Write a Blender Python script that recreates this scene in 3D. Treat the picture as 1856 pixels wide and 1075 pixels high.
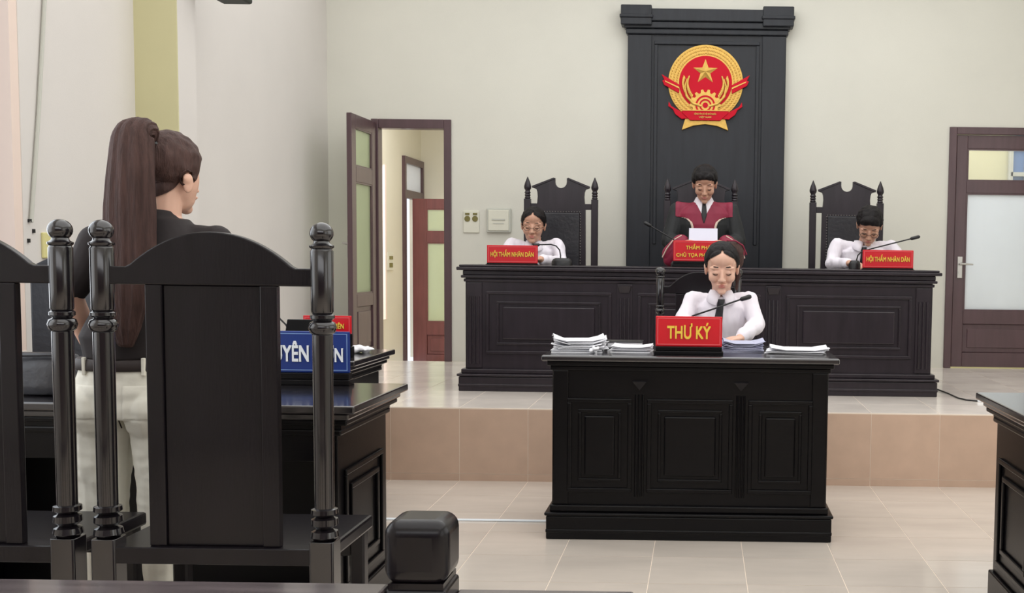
import bpy, bmesh, math, random
import numpy as np
from mathutils import Vector, Matrix, noise
random.seed(4)
PI = math.pi
C = bpy.context.scene.collection
for o in list(bpy.data.objects): bpy.data.objects.remove(o)

# ------------------------------------------------------------------ camera
H = 1.31
TH, PH = math.radians(4.0), math.radians(0.75)
cam = bpy.data.cameras.new('camera'); co = bpy.data.objects.new('camera', cam); C.objects.link(co)
cam.sensor_fit = 'HORIZONTAL'; cam.sensor_width = 36; cam.lens = 2000/1856*36
cam.shift_x = (928-1270.17)/1856; cam.shift_y = (609.84-537.5)/1856
F = Vector((0, math.cos(TH), -math.sin(TH))); R0 = Vector((1,0,0)); U0 = Vector((0, math.sin(TH), math.cos(TH)))
Rv = R0*math.cos(PH)+U0*math.sin(PH); Uv = -R0*math.sin(PH)+U0*math.cos(PH)
M = Matrix.Identity(4)
for i in range(3): M[i][0], M[i][1], M[i][2] = Rv[i], Uv[i], -F[i]
M[2][3] = H; co.matrix_world = M
cam.clip_start = .05; cam.clip_end = 100
bpy.context.scene.camera = co
vs = bpy.context.scene.view_settings
vs.view_transform = 'Standard'; vs.look = 'None'; vs.gamma = 1; vs.use_curve_mapping = False; vs.exposure = -0.12

# ------------------------------------------------------------------ light
w = bpy.data.worlds.new('world'); bpy.context.scene.world = w; w.use_nodes = True
bg = w.node_tree.nodes['Background']; bg.inputs[0].default_value = (.86,.93,1,1); bg.inputs[1].default_value = 1.3
def area(name, loc, rot, sx, sy, power, col=(1,1,1)):
    l = bpy.data.lights.new(name, 'AREA'); l.shape = 'RECTANGLE'; l.size = sx; l.size_y = sy; l.energy = power; l.color = col
    o = bpy.data.objects.new(name, l); C.objects.link(o); o.location = loc; o.rotation_euler = rot
    return o
area('ceiling_lamp_light', (.25,7.9,3.95), (0,0,0), 1.2, .3, 8, (.92,.96,1))
area('ceiling_fill_light', (.2,2.6,3.95), (0,0,0), 5.5, 5.0, 130, (.96,.98,1))  # added soft fill under the ceiling, not a fitted lamp
area('ceiling_fill_light', (-.1,6.9,3.95), (0,0,0), 6.2, 3.6, 112, (.96,.98,1))  # second added fill, brightens the rear walls and floor
area('window_light', (-3.02,2.9,1.9), (0,math.radians(-90),0), 2.0, 2.6, 30, (.93,.96,1))
area('window_light', (3.5,4.0,2.1), (0,math.radians(90),0), 2.2, 3.5, 32, (.95,.97,1))
area('window_light', (3.5,.4,2.0), (0,math.radians(90),0), 2.2, 1.6, 16, (.95,.97,1))
area('front_fill_light', (0,-2.5,3.1), (math.radians(80),0,0), 6, 1.4, 80, (.97,.98,1))  # added frontal fill behind the camera; the wall there has no opening
area('corridor_fill_light', (-2.6,11.5,3.3), (0,0,0), 1.2, 1.2, 55, (.97,.98,1))  # added fill to brighten the corridor walls
area('corridor_window_light', (-5.0,11.2,1.9), (0,math.radians(-90),0), 1.5, 1.5, 70, (1,.95,.92))
area('pane_backlight', (2.6,11.0,1.35), (math.radians(-90),0,0), 1.2, .9, 7, (.97,.98,1))  # added backlight for the frosted pane, kept low and out of sight
area('rear_room_fill_light', (2.6,10.2,3.2), (0,0,0), 1.2, 1.0, 22, (1,1,.97))  # added fill above the rear room, no lamp modelled

# ------------------------------------------------------------------ materials
def lin(c): return tuple(((v/255)/12.92 if v/255 <= .04045 else ((v/255+.055)/1.055)**2.4) for v in c)+(1,)
def mat(name, rgb, rough=.5, metal=0, var=0, vscale=8, bump=0, bscale=60, coat=0, rnd=0, trans=0, stretch=None, sss=0, rvar=0, spec=None):
    m = bpy.data.materials.new(name); m.use_nodes = True; nt = m.node_tree; n = nt.nodes; L = nt.links
    b = n['Principled BSDF']; c = lin(rgb)
    b.inputs['Base Color'].default_value = c; b.inputs['Roughness'].default_value = rough; b.inputs['Metallic'].default_value = metal
    if coat: b.inputs['Coat Weight'].default_value = coat; b.inputs['Coat Roughness'].default_value = .12
    if trans: b.inputs['Transmission Weight'].default_value = trans
    if sss: b.inputs['Subsurface Weight'].default_value = sss; b.inputs['Subsurface Radius'].default_value = (.012,.005,.003)
    if spec is not None: b.inputs['Specular IOR Level'].default_value = spec
    tc = n.new('ShaderNodeTexCoord'); mp = n.new('ShaderNodeMapping'); L.new(tc.outputs['Object'], mp.inputs[0])
    if stretch: mp.inputs['Scale'].default_value = stretch
    if var or rnd:
        ns = n.new('ShaderNodeTexNoise'); ns.inputs['Scale'].default_value = vscale; ns.inputs['Detail'].default_value = 6
        L.new(mp.outputs[0], ns.inputs[0])
        mr = n.new('ShaderNodeMapRange'); mr.inputs[1].default_value = .3; mr.inputs[2].default_value = .7
        mr.inputs[3].default_value = 1-var; mr.inputs[4].default_value = 1+var; L.new(ns.outputs[0], mr.inputs[0])
        out = mr.outputs[0]
        if rnd:
            oi = n.new('ShaderNodeObjectInfo'); m2 = n.new('ShaderNodeMapRange'); m2.inputs[3].default_value = 1-rnd; m2.inputs[4].default_value = 1+rnd
            L.new(oi.outputs['Random'], m2.inputs[0]); mu = n.new('ShaderNodeMath'); mu.operation = 'MULTIPLY'
            L.new(out, mu.inputs[0]); L.new(m2.outputs[0], mu.inputs[1]); out = mu.outputs[0]
            va = n.new('ShaderNodeVectorMath'); va.operation = 'ADD'; L.new(mp.outputs[0], va.inputs[0])
            sc = n.new('ShaderNodeMath'); sc.operation = 'MULTIPLY'; sc.inputs[1].default_value = 57; L.new(oi.outputs['Random'], sc.inputs[0])
            L.new(sc.outputs[0], va.inputs[1]); L.new(va.outputs[0], ns.inputs[0])
        vm = n.new('ShaderNodeVectorMath'); vm.operation = 'SCALE'; vm.inputs[0].default_value = c[:3]; L.new(out, vm.inputs['Scale'])
        L.new(vm.outputs[0], b.inputs['Base Color'])
    if bump:
        nb = n.new('ShaderNodeTexNoise'); nb.inputs['Scale'].default_value = bscale; nb.inputs['Detail'].default_value = 4; L.new(mp.outputs[0], nb.inputs[0])
        bp = n.new('ShaderNodeBump'); bp.inputs['Strength'].default_value = bump; bp.inputs['Distance'].default_value = .01
        L.new(nb.outputs[0], bp.inputs['Height']); L.new(bp.outputs[0], b.inputs['Normal'])
    return m
WOOD = mat('dark_stained_wood', (19,16,20), .27, var=.25, vscale=3, stretch=(9,9,1.2), coat=.05, spec=.28, bump=.04, bscale=20)
WOODP = mat('polished_turned_wood', (19,16,20), .2, var=.25, vscale=3, stretch=(9,9,1.2), coat=.6, spec=.5)
WOODT = mat('polished_desktop_wood', (22,19,23), .22, var=.3, vscale=3, stretch=(1.2,9,9), coat=.9, spec=.7)
WOODB = mat('dark_wood_lit', (38,31,37), .34, var=.25, vscale=3, stretch=(9,9,1.2), coat=.15, spec=.35)  # same dark wood, base lightened for how light strikes the rear furniture
WOOD2 = mat('dark_wood_shaded', (7,6,8), .28, var=.25, vscale=3, stretch=(1.2,9,9), coat=0, spec=.22, bump=.04, bscale=20)  # same dark wood, base darkened for the light angle on the desks
PANELW = mat('panel_wood_hazed', (38,40,45), .3, var=.16, vscale=3, stretch=(9,9,1), coat=.0, spec=.3)  # base lifted to hold the haze and glare on the panel
REDWOOD = mat('reddish_door_wood', (112,62,60), .42, var=.15, vscale=3, stretch=(8,8,1), coat=.2)
DOORW = mat('brown_door_wood', (84,62,66), .4, var=.12, vscale=3, stretch=(8,8,1), coat=.2)
WALL = mat('cream_wall_paint', (218,216,205), .85, var=.02, vscale=2, bump=.05, bscale=120)
WALLL = mat('pale_wall_paint', (220,215,210), .85, var=.02, vscale=2, bump=.05, bscale=120)
PIL = mat('olive_paint_and_yellow_light', (206,200,158), .85, var=.03, vscale=2)  # rear room paint; also the yellow light coloured onto the pilaster face
CORW = mat('corridor_paint', (218,213,196), .85, var=.02, vscale=2)
CEIL = mat('ceiling_paint', (238,236,228), .9)
TILE = mat('beige_floor_tile', (208,197,186), .15, var=.07, vscale=4, rnd=.03, stretch=(.5,1.6,1), spec=.6)
PTILE = mat('platform_floor_tile', (234,224,215), .15, var=.08, vscale=4, rnd=.03, stretch=(1,1,1), spec=.6)
RTILE = mat('tan_riser_tile', (202,173,152), .3, var=.05, vscale=9, rnd=.03)
GROUT = mat('pale_grout', (236,222,206), .8, var=.04)
RED = mat('red_sign', (205,16,32), .35)
BLUE = mat('blue_sign', (18,48,120), .35)
YEL = mat('yellow_lettering', (240,200,70), .5)
WHT = mat('white_lettering', (232,236,240), .5)
LBLUE = mat('pale_blue_line', (110,140,190), .5)
PINKL = mat('pale_red_line', (225,90,95), .5)
BLK = mat('black_plastic', (24,24,26), .4, bump=.03)
STEEL = mat('brushed_steel', (190,188,184), .3, 1)
SKIN = mat('skin', (222,178,156), .5, var=.05, vscale=14, sss=.15)
SKIN2 = mat('tanned_skin', (204,158,134), .5, var=.05, vscale=14, sss=.12)
LIP = mat('lips', (190,118,108), .5)
HAIR = mat('black_hair', (22,18,19), .6, var=.3, vscale=30, spec=.25, bump=.4, bscale=90, stretch=(3,1,1))
BRHAIR = mat('dark_brown_hair', (72,52,48), .6, spec=.25, var=.3, vscale=22, bump=.45, bscale=60, stretch=(4,4,.5))
SHIRT = mat('white_shirt', (236,230,238), .75, var=.02, bump=.12, bscale=18)
TIE = mat('black_tie', (22,22,28), .55, bump=.05)
ROBE = mat('black_robe', (26,28,30), .7, var=.15, bump=.15, bscale=14)
CRIM = mat('crimson_yoke', (134,24,56), .6, var=.08)
TRIMW = mat('pale_robe_trim', (220,196,180), .6)
TROU = mat('dark_trousers', (30,32,42), .8)
TOP = mat('black_blouse', (36,29,30), .8, var=.15, bump=.25, bscale=12)
JEANS = mat('cream_jeans', (236,232,218), .85, var=.06, vscale=10, bump=.3, bscale=14)
BELT = mat('dark_belt', (48,38,36), .6)
PAPER = mat('white_paper', (236,236,240), .7, var=.02)
PAPERW = mat('reading_sheet', (208,206,220), .75)
PAPERB = mat('bluish_paper', (186,188,212), .7, var=.05)
GOLD = mat('gold_emblem', (220,178,88), .38, .35, var=.12, vscale=40)
ERED = mat('emblem_red', (200,14,40), .6, spec=.2)
PLAS = mat('ivory_switch_plate', (222,220,204), .45)
GREY = mat('grey_panel', (196,196,186), .5)
OLV = mat('olive_socket', (120,112,60), .5)
YPL = mat('yellowed_switch_plate', (222,214,150), .5)
def pane_mat(name, rgb, clear, rough=.15):
    """glass that lets light through: diffuse and translucent frosting mixed with clear glass"""
    m = bpy.data.materials.new(name); m.use_nodes = True; nt = m.node_tree; n = nt.nodes; L = nt.links; n.clear()
    o = n.new('ShaderNodeOutputMaterial'); d = n.new('ShaderNodeBsdfDiffuse'); t = n.new('ShaderNodeBsdfTranslucent'); tr = n.new('ShaderNodeBsdfTransparent'); g = n.new('ShaderNodeBsdfGlossy')
    ns = n.new('ShaderNodeTexNoise'); ns.inputs['Scale'].default_value = 3; mr = n.new('ShaderNodeMapRange'); mr.inputs[3].default_value = .96; mr.inputs[4].default_value = 1.04; L.new(ns.outputs[0], mr.inputs[0])
    vm = n.new('ShaderNodeVectorMath'); vm.operation = 'SCALE'; vm.inputs[0].default_value = lin(rgb)[:3]; L.new(mr.outputs[0], vm.inputs['Scale'])
    for q in (d, t): L.new(vm.outputs[0], q.inputs['Color'])
    g.inputs['Roughness'].default_value = rough
    a = n.new('ShaderNodeMixShader'); a.inputs[0].default_value = .55; L.new(d.outputs[0], a.inputs[1]); L.new(t.outputs[0], a.inputs[2])
    b = n.new('ShaderNodeMixShader'); b.inputs[0].default_value = clear; L.new(a.outputs[0], b.inputs[1]); L.new(tr.outputs[0], b.inputs[2])
    c = n.new('ShaderNodeMixShader'); c.inputs[0].default_value = .05; L.new(b.outputs[0], c.inputs[1]); L.new(g.outputs[0], c.inputs[2]); L.new(c.outputs[0], o.inputs[0])
    return m
FROST = pane_mat('frosted_glass', (236,240,244), .08)
GFROST = pane_mat('greenish_frosted_glass', (224,236,200), .40)
CLEAR = pane_mat('clear_glass', (240,244,244), .95, .03)
REVEAL = mat('reveal_daylight_tint', (236,216,204), .85)  # pinkish cast of daylight on the reveals is put into this colour
LEATH = mat('black_leather', (34,33,38), .35, bump=.2, bscale=40)
RAILW = mat('railing_wood_sheen', (84,76,78), .25, var=.35, vscale=4, stretch=(1,8,8), coat=.4)  # base lightened to hold the reflection along the rails
NAIL = mat('brass_nail', (120,116,112), .35, .6)
GSPK = mat('dark_speaker', (40,46,42), .6)

# ------------------------------------------------------------------ mesh helpers
class MB:
    def __init__(s): s.v = []; s.f = []; s.M = None
    def add(s, vs, fs):
        o = len(s.v)
        s.v += [tuple(s.M @ Vector(p)) for p in vs] if s.M is not None else [tuple(p) for p in vs]
        s.f += [tuple(i+o for i in f) for f in fs]; return s
    def box(s, x0, x1, y0, y1, z0, z1):
        return s.add([(x0,y0,z0),(x1,y0,z0),(x1,y1,z0),(x0,y1,z0),(x0,y0,z1),(x1,y0,z1),(x1,y1,z1),(x0,y1,z1)],
            [(0,3,2,1),(4,5,6,7),(0,1,5,4),(1,2,6,5),(2,3,7,6),(3,0,4,7)])
    def prism(s, pts, y0, y1):                       # outline in XZ, extruded along Y
        n = len(pts)
        ar = sum(pts[i][0]*pts[(i+1)%n][1]-pts[(i+1)%n][0]*pts[i][1] for i in range(n))
        if ar < 0: pts = pts[::-1]
        v = [(x,y0,z) for x,z in pts]+[(x,y1,z) for x,z in pts]
        return s.add(v, [tuple(range(n)), tuple(range(2*n-1,n-1,-1))]+[(i,i+n,(i+1)%n+n,(i+1)%n) for i in range(n)])
    def lathe(s, prof, c=(0,0,0), n=20, sq=None):     # sq: list of corner radii multipliers for polygonal sections
        v = []; f = []
        for r,z in prof:
            for k in range(n):
                a = 2*PI*(k+.5)/n; v.append((c[0]+r*math.cos(a), c[1]+r*math.sin(a), c[2]+z))
        m = len(prof)
        for i in range(m-1):
            for k in range(n): f.append((i*n+k, i*n+(k+1)%n, (i+1)*n+(k+1)%n, (i+1)*n+k))
        f.append(tuple(range(n-1,-1,-1))); f.append(tuple((m-1)*n+k for k in range(n)))
        return s.add(v, f)
    def oct(s, x, y, z0, z1, h, ch):                  # chamfered square post
        p = [(h-ch,-h),(h,-h+ch),(h,h-ch),(h-ch,h),(-h+ch,h),(-h,h-ch),(-h,-h+ch),(-h+ch,-h)]
        v = [(x+a,y+b,z0) for a,b in p]+[(x+a,y+b,z1) for a,b in p]
        return s.add(v, [tuple(range(7,-1,-1)), tuple(range(8,16))]+[(i,(i+1)%8,(i+1)%8+8,i+8) for i in range(8)])
    def ell(s, c, r, n=16, m=10, R=None):
        v = []; f = []
        for i in range(1, m):
            t = PI*i/m
            for k in range(n):
                a = 2*PI*k/n; p = Vector((r[0]*math.sin(t)*math.cos(a), r[1]*math.sin(t)*math.sin(a), r[2]*math.cos(t)))
                if R is not None: p = R @ p
                v.append((c[0]+p[0], c[1]+p[1], c[2]+p[2]))
        tp = Vector((0,0,r[2])); 
        if R is not None: tp = R @ tp
        v += [(c[0]+tp[0],c[1]+tp[1],c[2]+tp[2]), (c[0]-tp[0],c[1]-tp[1],c[2]-tp[2])]; T = len(v)-2
        for i in range(m-2):
            for k in range(n): f.append((i*n+k, (i+1)*n+k, (i+1)*n+(k+1)%n, i*n+(k+1)%n))
        for k in range(n): f.append((T, k, (k+1)%n)); f.append((T+1, (m-2)*n+(k+1)%n, (m-2)*n+k))
        return s.add(v, f)
    def loft(s, st, n=20):                            # stations: (centre, a, b[, u, v])
        v = []; f = []
        for q in st:
            c = Vector(q[0]); u = Vector(q[3]) if len(q) > 3 else Vector((1,0,0)); w_ = Vector(q[4]) if len(q) > 4 else Vector((0,1,0))
            for k in range(n):
                a = 2*PI*k/n; v.append(tuple(c+u*q[1]*math.cos(a)+w_*q[2]*math.sin(a)))
        m = len(st)
        for i in range(m-1):
            for k in range(n): f.append((i*n+k, i*n+(k+1)%n, (i+1)*n+(k+1)%n, (i+1)*n+k))
        f.append(tuple(range(n-1,-1,-1))); f.append(tuple((m-1)*n+k for k in range(n)))
        return s.add(v, f)
    def tube(s, pts, r, n=8):
        pts = [Vector(p) for p in pts]; st = []; u = None
        rr = r if isinstance(r, (list,tuple)) else [r]*len(pts)
        for i,p in enumerate(pts):
            t = (pts[min(i+1,len(pts)-1)]-pts[max(i-1,0)]).normalized()
            if u is None: u = t.orthogonal().normalized()
            u = (u-t*u.dot(t)).normalized(); st.append((p, rr[i], rr[i], u, t.cross(u)))
        return s.loft(st, n)
    def limb(s, pts, rr, n=14):
        for i in range(len(pts)-1): s.tube([pts[i], pts[i+1]], [rr[i], rr[i+1]], n)
        for p,r in zip(pts, rr): s.ell(p, (r,r,r), n, 8)
        return s
    def mesh(s, name='m'):
        m = bpy.data.meshes.new(name); m.from_pydata(s.v, [], s.f); m.update(); return m
def smooth(me, ang=None):
    me.polygons.foreach_set('use_smooth', [True]*len(me.polygons))
    if ang is not None: me.set_sharp_from_angle(angle=math.radians(ang))
def ob(name, mb, m, parent=None, sm=None, bevel=0, loc=None, off=None, seg=2):
    me = mb.mesh(name) if isinstance(mb, MB) else mb
    if off is not None:
        if not isinstance(mb, MB): me = me.copy()
        me.transform(Matrix.Translation(-Vector(off)))
    me.materials.clear(); me.materials.append(m)
    if sm is not None: smooth(me, sm)
    o = bpy.data.objects.new(name, me); C.objects.link(o)
    if parent is not None: o.parent = parent
    if loc is not None: o.location = loc
    if bevel:
        b = o.modifiers.new('bevel','BEVEL'); b.width = bevel; b.segments = seg; b.limit_method = 'ANGLE'; b.angle_limit = math.radians(40)
    return o
def tag(o, label, cat, group=None):
    o['label'] = label; o['category'] = cat
    if group: o['group'] = group
    return o
def thing(name, loc, label, cat, group=None, rz=0):
    o = bpy.data.objects.new(name, None); C.objects.link(o); o.location = loc; o.rotation_euler = (0,0,rz); o.empty_display_size = .1
    return tag(o, label, cat, group)
def struct(name, mb, m, parent=None, loc=None, **k):
    o = ob(name, mb, m, parent, loc=loc, **k)
    if parent is None: o['kind'] = 'structure'
    return o
def sempty(name, loc=(0,0,0)):
    o = bpy.data.objects.new(name, None); C.objects.link(o); o.location = loc; o['kind'] = 'structure'; return o
def dup(root, loc, label=None, rz=None, scale=None):
    def cp(o, par):
        c = o.copy(); C.objects.link(c)
        if par is not None: c.parent = par
        for ch in [x for x in bpy.data.objects if x.parent == o]: cp(ch, c)
        return c
    r = cp(root, None); r.location = loc
    if label: r['label'] = label
    if rz is not None: r.rotation_euler = (0,0,rz)
    if scale: r.scale = scale
    return r
def B(x0,x1,y0,y1,z0,z1): return MB().box(x0,x1,y0,y1,z0,z1)
def remesh(mb, vox, it=3):
    me = mb.mesh('tmp'); o = bpy.data.objects.new('tmp', me); C.objects.link(o)
    r = o.modifiers.new('r','REMESH'); r.mode = 'VOXEL'; r.voxel_size = vox
    s = o.modifiers.new('s','SMOOTH'); s.iterations = it; s.factor = .5
    dg = bpy.context.evaluated_depsgraph_get(); e = o.evaluated_get(dg)
    m = bpy.data.meshes.new_from_object(e); bpy.data.objects.remove(o); return m
def arr(me):
    n = len(me.vertices); c = np.empty(n*3); me.vertices.foreach_get('co', c); nn = np.empty(n*3); me.vertices.foreach_get('normal', nn)
    return c.reshape(-1,3), nn.reshape(-1,3)
def folds(me, amp, sc, st=(1,1,1)):
    c, n = arr(me); d = np.array([noise.noise(Vector((p[0]*sc*st[0], p[1]*sc*st[1], p[2]*sc*st[2]))) for p in c])
    me.vertices.foreach_set('co', (c+n*(d*amp)[:,None]).ravel()); me.update()
def shell(me, g, off, edge=.01, lo=.0012):
    """the part of a surface where g > 0, lifted off it; triangles on the border are cut exactly at g = 0"""
    c, n = arr(me); gv = g(c); me.calc_loop_triangles()
    T = np.empty(len(me.loop_triangles)*3, int); me.loop_triangles.foreach_get('vertices', T); T = T.reshape(-1,3)
    T = T[(gv[T] > 0).any(1)]; nc = c+n*(lo+off*np.clip(gv/edge, 0, 1)**.6)[:,None]
    vs_, fs, key = [], [], {}
    def vid(a):
        if a not in key: key[a] = len(vs_); vs_.append(tuple(nc[a]))
        return key[a]
    def cut(a, b):
        k = (min(a,b), max(a,b))
        if k not in key:
            a_, b_ = k; u = gv[a_]/(gv[a_]-gv[b_]); key[k] = len(vs_); vs_.append(tuple(nc[a_]*(1-u)+nc[b_]*u))
        return key[k]
    for t_ in T.tolist():
        p = []
        for q in range(3):
            a, b = t_[q], t_[(q+1)%3]
            if gv[a] > 0: p.append(vid(a))
            if (gv[a] > 0) != (gv[b] > 0): p.append(cut(a,b))
        if len(p) > 2: fs.append(tuple(p))
    m = bpy.data.meshes.new('shell'); m.from_pydata(vs_, [], fs); m.update(); return m
def text(body, wdt, hgt, depth=.002, bold=.022):
    """lettering as a mesh; weight comes from overlapping slightly shifted copies of the strokes"""
    cu = bpy.data.curves.new('t','FONT'); cu.body = body; cu.align_x = 'CENTER'; cu.extrude = .01; cu.resolution_u = 3
    o = bpy.data.objects.new('t', cu); C.objects.link(o); dg = bpy.context.evaluated_depsgraph_get()
    me = bpy.data.meshes.new_from_object(o.evaluated_get(dg)); bpy.data.objects.remove(o)
    c, _ = arr(me); fs = [tuple(p.vertices) for p in me.polygons]; V_ = []; F_ = []; N = len(c)
    for q,(dx,dy) in enumerate(((-1,-1),(1,-1),(-1,1),(1,1),(0,0))):
        V_.append(c+np.array([dx*bold, dy*bold, q*.0004])); F_ += [tuple(i+q*N for i in f) for f in fs]
    c = np.concatenate(V_); mn, mx = c.min(0), c.max(0); sx = wdt/(mx[0]-mn[0]); sy = hgt/(mx[1]-mn[1])
    q = np.empty_like(c); q[:,0] = (c[:,0]-(mn[0]+mx[0])/2)*sx; q[:,2] = (c[:,1]-(mn[1]+mx[1])/2)*sy; q[:,1] = -c[:,2]*depth/.01
    m = bpy.data.meshes.new('lettering'); m.from_pydata(q.tolist(), [], F_); m.update(); return m

# ------------------------------------------------------------------ room shell
BW, PZ, SY, XL, XR = 9.2, .43, 6.38, -3.1, 3.6
floor = struct('floor', B(-3.4,XR+.2,-3,16,-.12,-.0015), GROUT)
def tiles(parent, xs0, x_end, ys0, y_end, step, z, m, name='tile'):
    me = B(.0018,step-.0018,.0018,step-.0018,z-.006,z).mesh('tile'); me.materials.append(m)
    x = xs0
    while x < x_end-.02:
        y = ys0
        while y < y_end-.02:
            o = bpy.data.objects.new(name, me); C.objects.link(o); o.parent = parent; o.location = (x,y,0)
            fx = min(1,(x_end-x)/step); fy = min(1,(y_end-y)/step)
            if fx < 1 or fy < 1: o.scale = (fx,fy,1)
            y += step
        x += step
tiles(floor, -3.0, XR, 1.98, SY, .4, 0, TILE)
m0 = B(-3.1,-3.0015,1.98,SY,-.006,0); struct('tile', m0, TILE, floor)
plat = struct('platform', B(XL,XR,SY-.0025,BW,-.006,PZ-.0015), GROUT)
tiles(plat, -3.0, XR, SY, BW, .4, PZ, PTILE)
struct('tile', B(-3.1,-3.0015,SY,BW,PZ-.006,PZ), PTILE, plat)
for k in range(-8,9):                                # riser tiles and the thin strip under them
    x = .2+k*.4
    if x < XL or x > XR: continue
    struct('riser_tile', B(x+.0015,min(x+.3985,XR),SY-.004,SY+.008,.043,PZ-.008), RTILE, plat)
    struct('riser_strip', B(x+.0015,min(x+.3985,XR),SY-.004,SY+.008,.0,.040), RTILE, plat)
# back wall with two door openings
LD = (-2.74,-2.08,2.43); RD = (2.03,2.92,2.425)
wb = MB(); T = .16
wb.box(XL-.1,LD[0],BW,BW+T,PZ-.43,4.0); wb.box(LD[0],LD[1],BW,BW+T,LD[2],4.0); wb.box(LD[1],RD[0],BW,BW+T,PZ-.43,4.0)
wb.box(RD[0],RD[1],BW,BW+T,RD[2],4.0); wb.box(RD[1],XR+.2,BW,BW+T,PZ-.43,4.0)
struct('wall_back', wb, WALL)
# left wall with a window opening, a pilaster
wl = MB()
wl.box(XL-.25,XL,-3,2.6,0,4.0); wl.box(XL-.25,XL,5.06,BW,0,4.0); wl.box(XL-.25,XL,2.6,5.06,0,.85); wl.box(XL-.25,XL,2.6,5.06,3.3,4.0)
struct('wall_left', wl, WALLL)
struct('trim_1', B(XL-.24,XL-.003,5.0,5.062,.85,3.3), REVEAL)
wi = sempty('window_1', (XL-.18,2.6,.85))
fr = MB(); fr.box(-.03,.03,0,.06,0,2.45); fr.box(-.03,.03,2.34,2.40,0,2.45); fr.box(-.03,.03,.06,2.34,0,.06); fr.box(-.03,.03,.06,2.34,2.39,2.45); fr.box(-.03,.03,1.17,1.23,.06,2.39)
ob('window_frame', fr, DOORW, wi)
ob('pane', B(-.004,.004,.06,1.17,.06,2.39), CLEAR, wi); ob('pane', B(-.004,.004,1.23,2.34,.06,2.39), CLEAR, wi)
struct('trim_2', B(XL,-2.87,6.10,6.32,0,4.0), WALLL)
struct('pilaster_yellow_light', B(XL,-2.868,6.088,6.10,0,4.0), PIL)  # thin added skin; its olive colour stands for yellow light on this face
struct('wall_right', B(XR,XR+.2,-3,BW+3,0,4.0), WALL)
struct('wall_front', B(XL-.25,XR+.2,-3.15,-3,0,4.0), DOORW)
struct('ceiling', B(XL-.25,XR+.2,-3,BW+.16,4.0,4.1), CEIL)
# corridor behind the left door, on the lower level
struct('wall_corridor_side', MB().box(-3.75,-3.6,9.36,11.0,0,3.4).box(-3.75,-3.6,12.6,13.3,0,3.4).box(-3.75,-3.6,11.0,12.6,2.33,3.4).box(-3.75,-3.6,11.0,12.6,0,.58)
       .box(-3.75,-3.6,13.3,14.2,2.5,3.4), CORW)
struct('trim_3', MB().box(-3.76,-3.59,12.55,12.605,.58,2.33), REVEAL)
struct('wall_corridor_end', B(-3.75,-1.4,14.2,14.35,0,3.4), CORW)
struct('wall_corridor_right', B(-1.5,-1.4,9.36,14.2,0,3.4), CORW)
struct('wall_corridor_ceiling', B(-3.75,-1.4,9.36,14.35,3.4,3.5), CEIL)
struct('wall_outside', B(-5.4,-5.2,10.4,15.5,0,3.6), REVEAL)
# room behind the right door
struct('wall_rear_room', MB().box(1.6,3.8,11.2,11.35,0,3.4), PIL)
rw = sempty('window_2', (3.08,11.12,1.6))
fr = MB()
for i in range(5): fr.box(-.02+i*.16,.02+i*.16,0,.05,0,1.2)
for i in range(5): fr.box(0,.66,.0,.05,i*.29,i*.29+.04)
ob('window_frame', fr, GREY, rw); ob('pane', B(0,.66,.055,.065,0,1.2), LBLUE, rw)

# ------------------------------------------------------------------ doors
def leaf(par, x0, x1, z0, z1, rails, th, m, glass, y=0, st=.09):
    """leaf in XZ plane at y..y+th; rails = list of (za, zb) bands; between them glass or panel"""
    mb = MB().box(x0,x0+st,y,y+th,z0,z1).box(x1-st,x1,y,y+th,z0,z1)
    for a,b in rails: mb.box(x0+st,x1-st,y,y+th,a,b)
    ob('stiles_and_rails', mb, m, par, bevel=.004)
    for (a,b),g in glass:
        if g is None:
            ob('panel', MB().box(x0+st,x1-st,y+th*.35,y+th*.65,a,b).box(x0+st+.04,x1-st-.04,y+th*.15,y+th*.85,a+.04,b-.04), m, par, bevel=.006)
        else:
            ob('pane', B(x0+st,x1-st,y+th*.4,y+th*.6,a,b), g, par)
            ob('glazing_bead', MB().box(x0+st,x0+st+.012,y+.004,y+th-.004,a,b).box(x1-st-.012,x1-st,y+.004,y+th-.004,a,b).box(x0+st+.012,x1-st-.012,y+.004,y+th-.004,a,a+.012).box(x0+st+.012,x1-st-.012,y+.004,y+th-.004,b-.012,b), m, par)
def handle(par, x, y, z, dx, nm='door_handle'):
    mb = MB().box(x-.022,x+.022,y-.012,y,z-.09,z+.09)
    h = ob(nm, mb, STEEL, par, bevel=.004)
    g = MB().tube([(x,y-.01,z+.03),(x,y-.05,z+.03)], .009).tube([(x,y-.05,z+.03),(x+dx,y-.052,z+.026)], [.01,.007]); ob('lever', g, STEEL, h, sm=40)
    ob('lock_cylinder', MB().tube([(x,y-.018,z-.04),(x,y-.005,z-.04)], .011, 12), STEEL, h)
d1 = sempty('door_1', (0,0,0))
fz = LD[2]; fm = MB().box(LD[0],LD[0]+.06,BW-.02,BW+.1,PZ,fz).box(LD[1]-.06,LD[1],BW-.02,BW+.1,PZ,fz).box(LD[0]+.06,LD[1]-.06,BW-.02,BW+.1,fz-.075,fz)
ob('door_frame', fm, DOORW, d1, bevel=.005)
lf = bpy.data.objects.new('leaf', None); C.objects.link(lf); lf.parent = d1; lf.location = (-2.735,BW-.03,0); lf.rotation_euler = (0,0,math.radians(-91))
leaf(lf, 0, .60, PZ+.01, 2.40, [(PZ+.01,.56),(.90,1.0),(1.88,2.0),(2.3,2.40)], .04, DOORW, [((1.0,1.88),GFROST),((2.0,2.3),GFROST),((.56,.90),None)], st=.1)
h1 = ob('door_handle', B(.535,.575,-.012,0,1.28,1.46), STEEL, lf, bevel=.004)
ob('lever', MB().tube([(.555,-.01,1.40),(.555,-.05,1.40),(.45,-.052,1.395)], .009), STEEL, h1)
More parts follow.
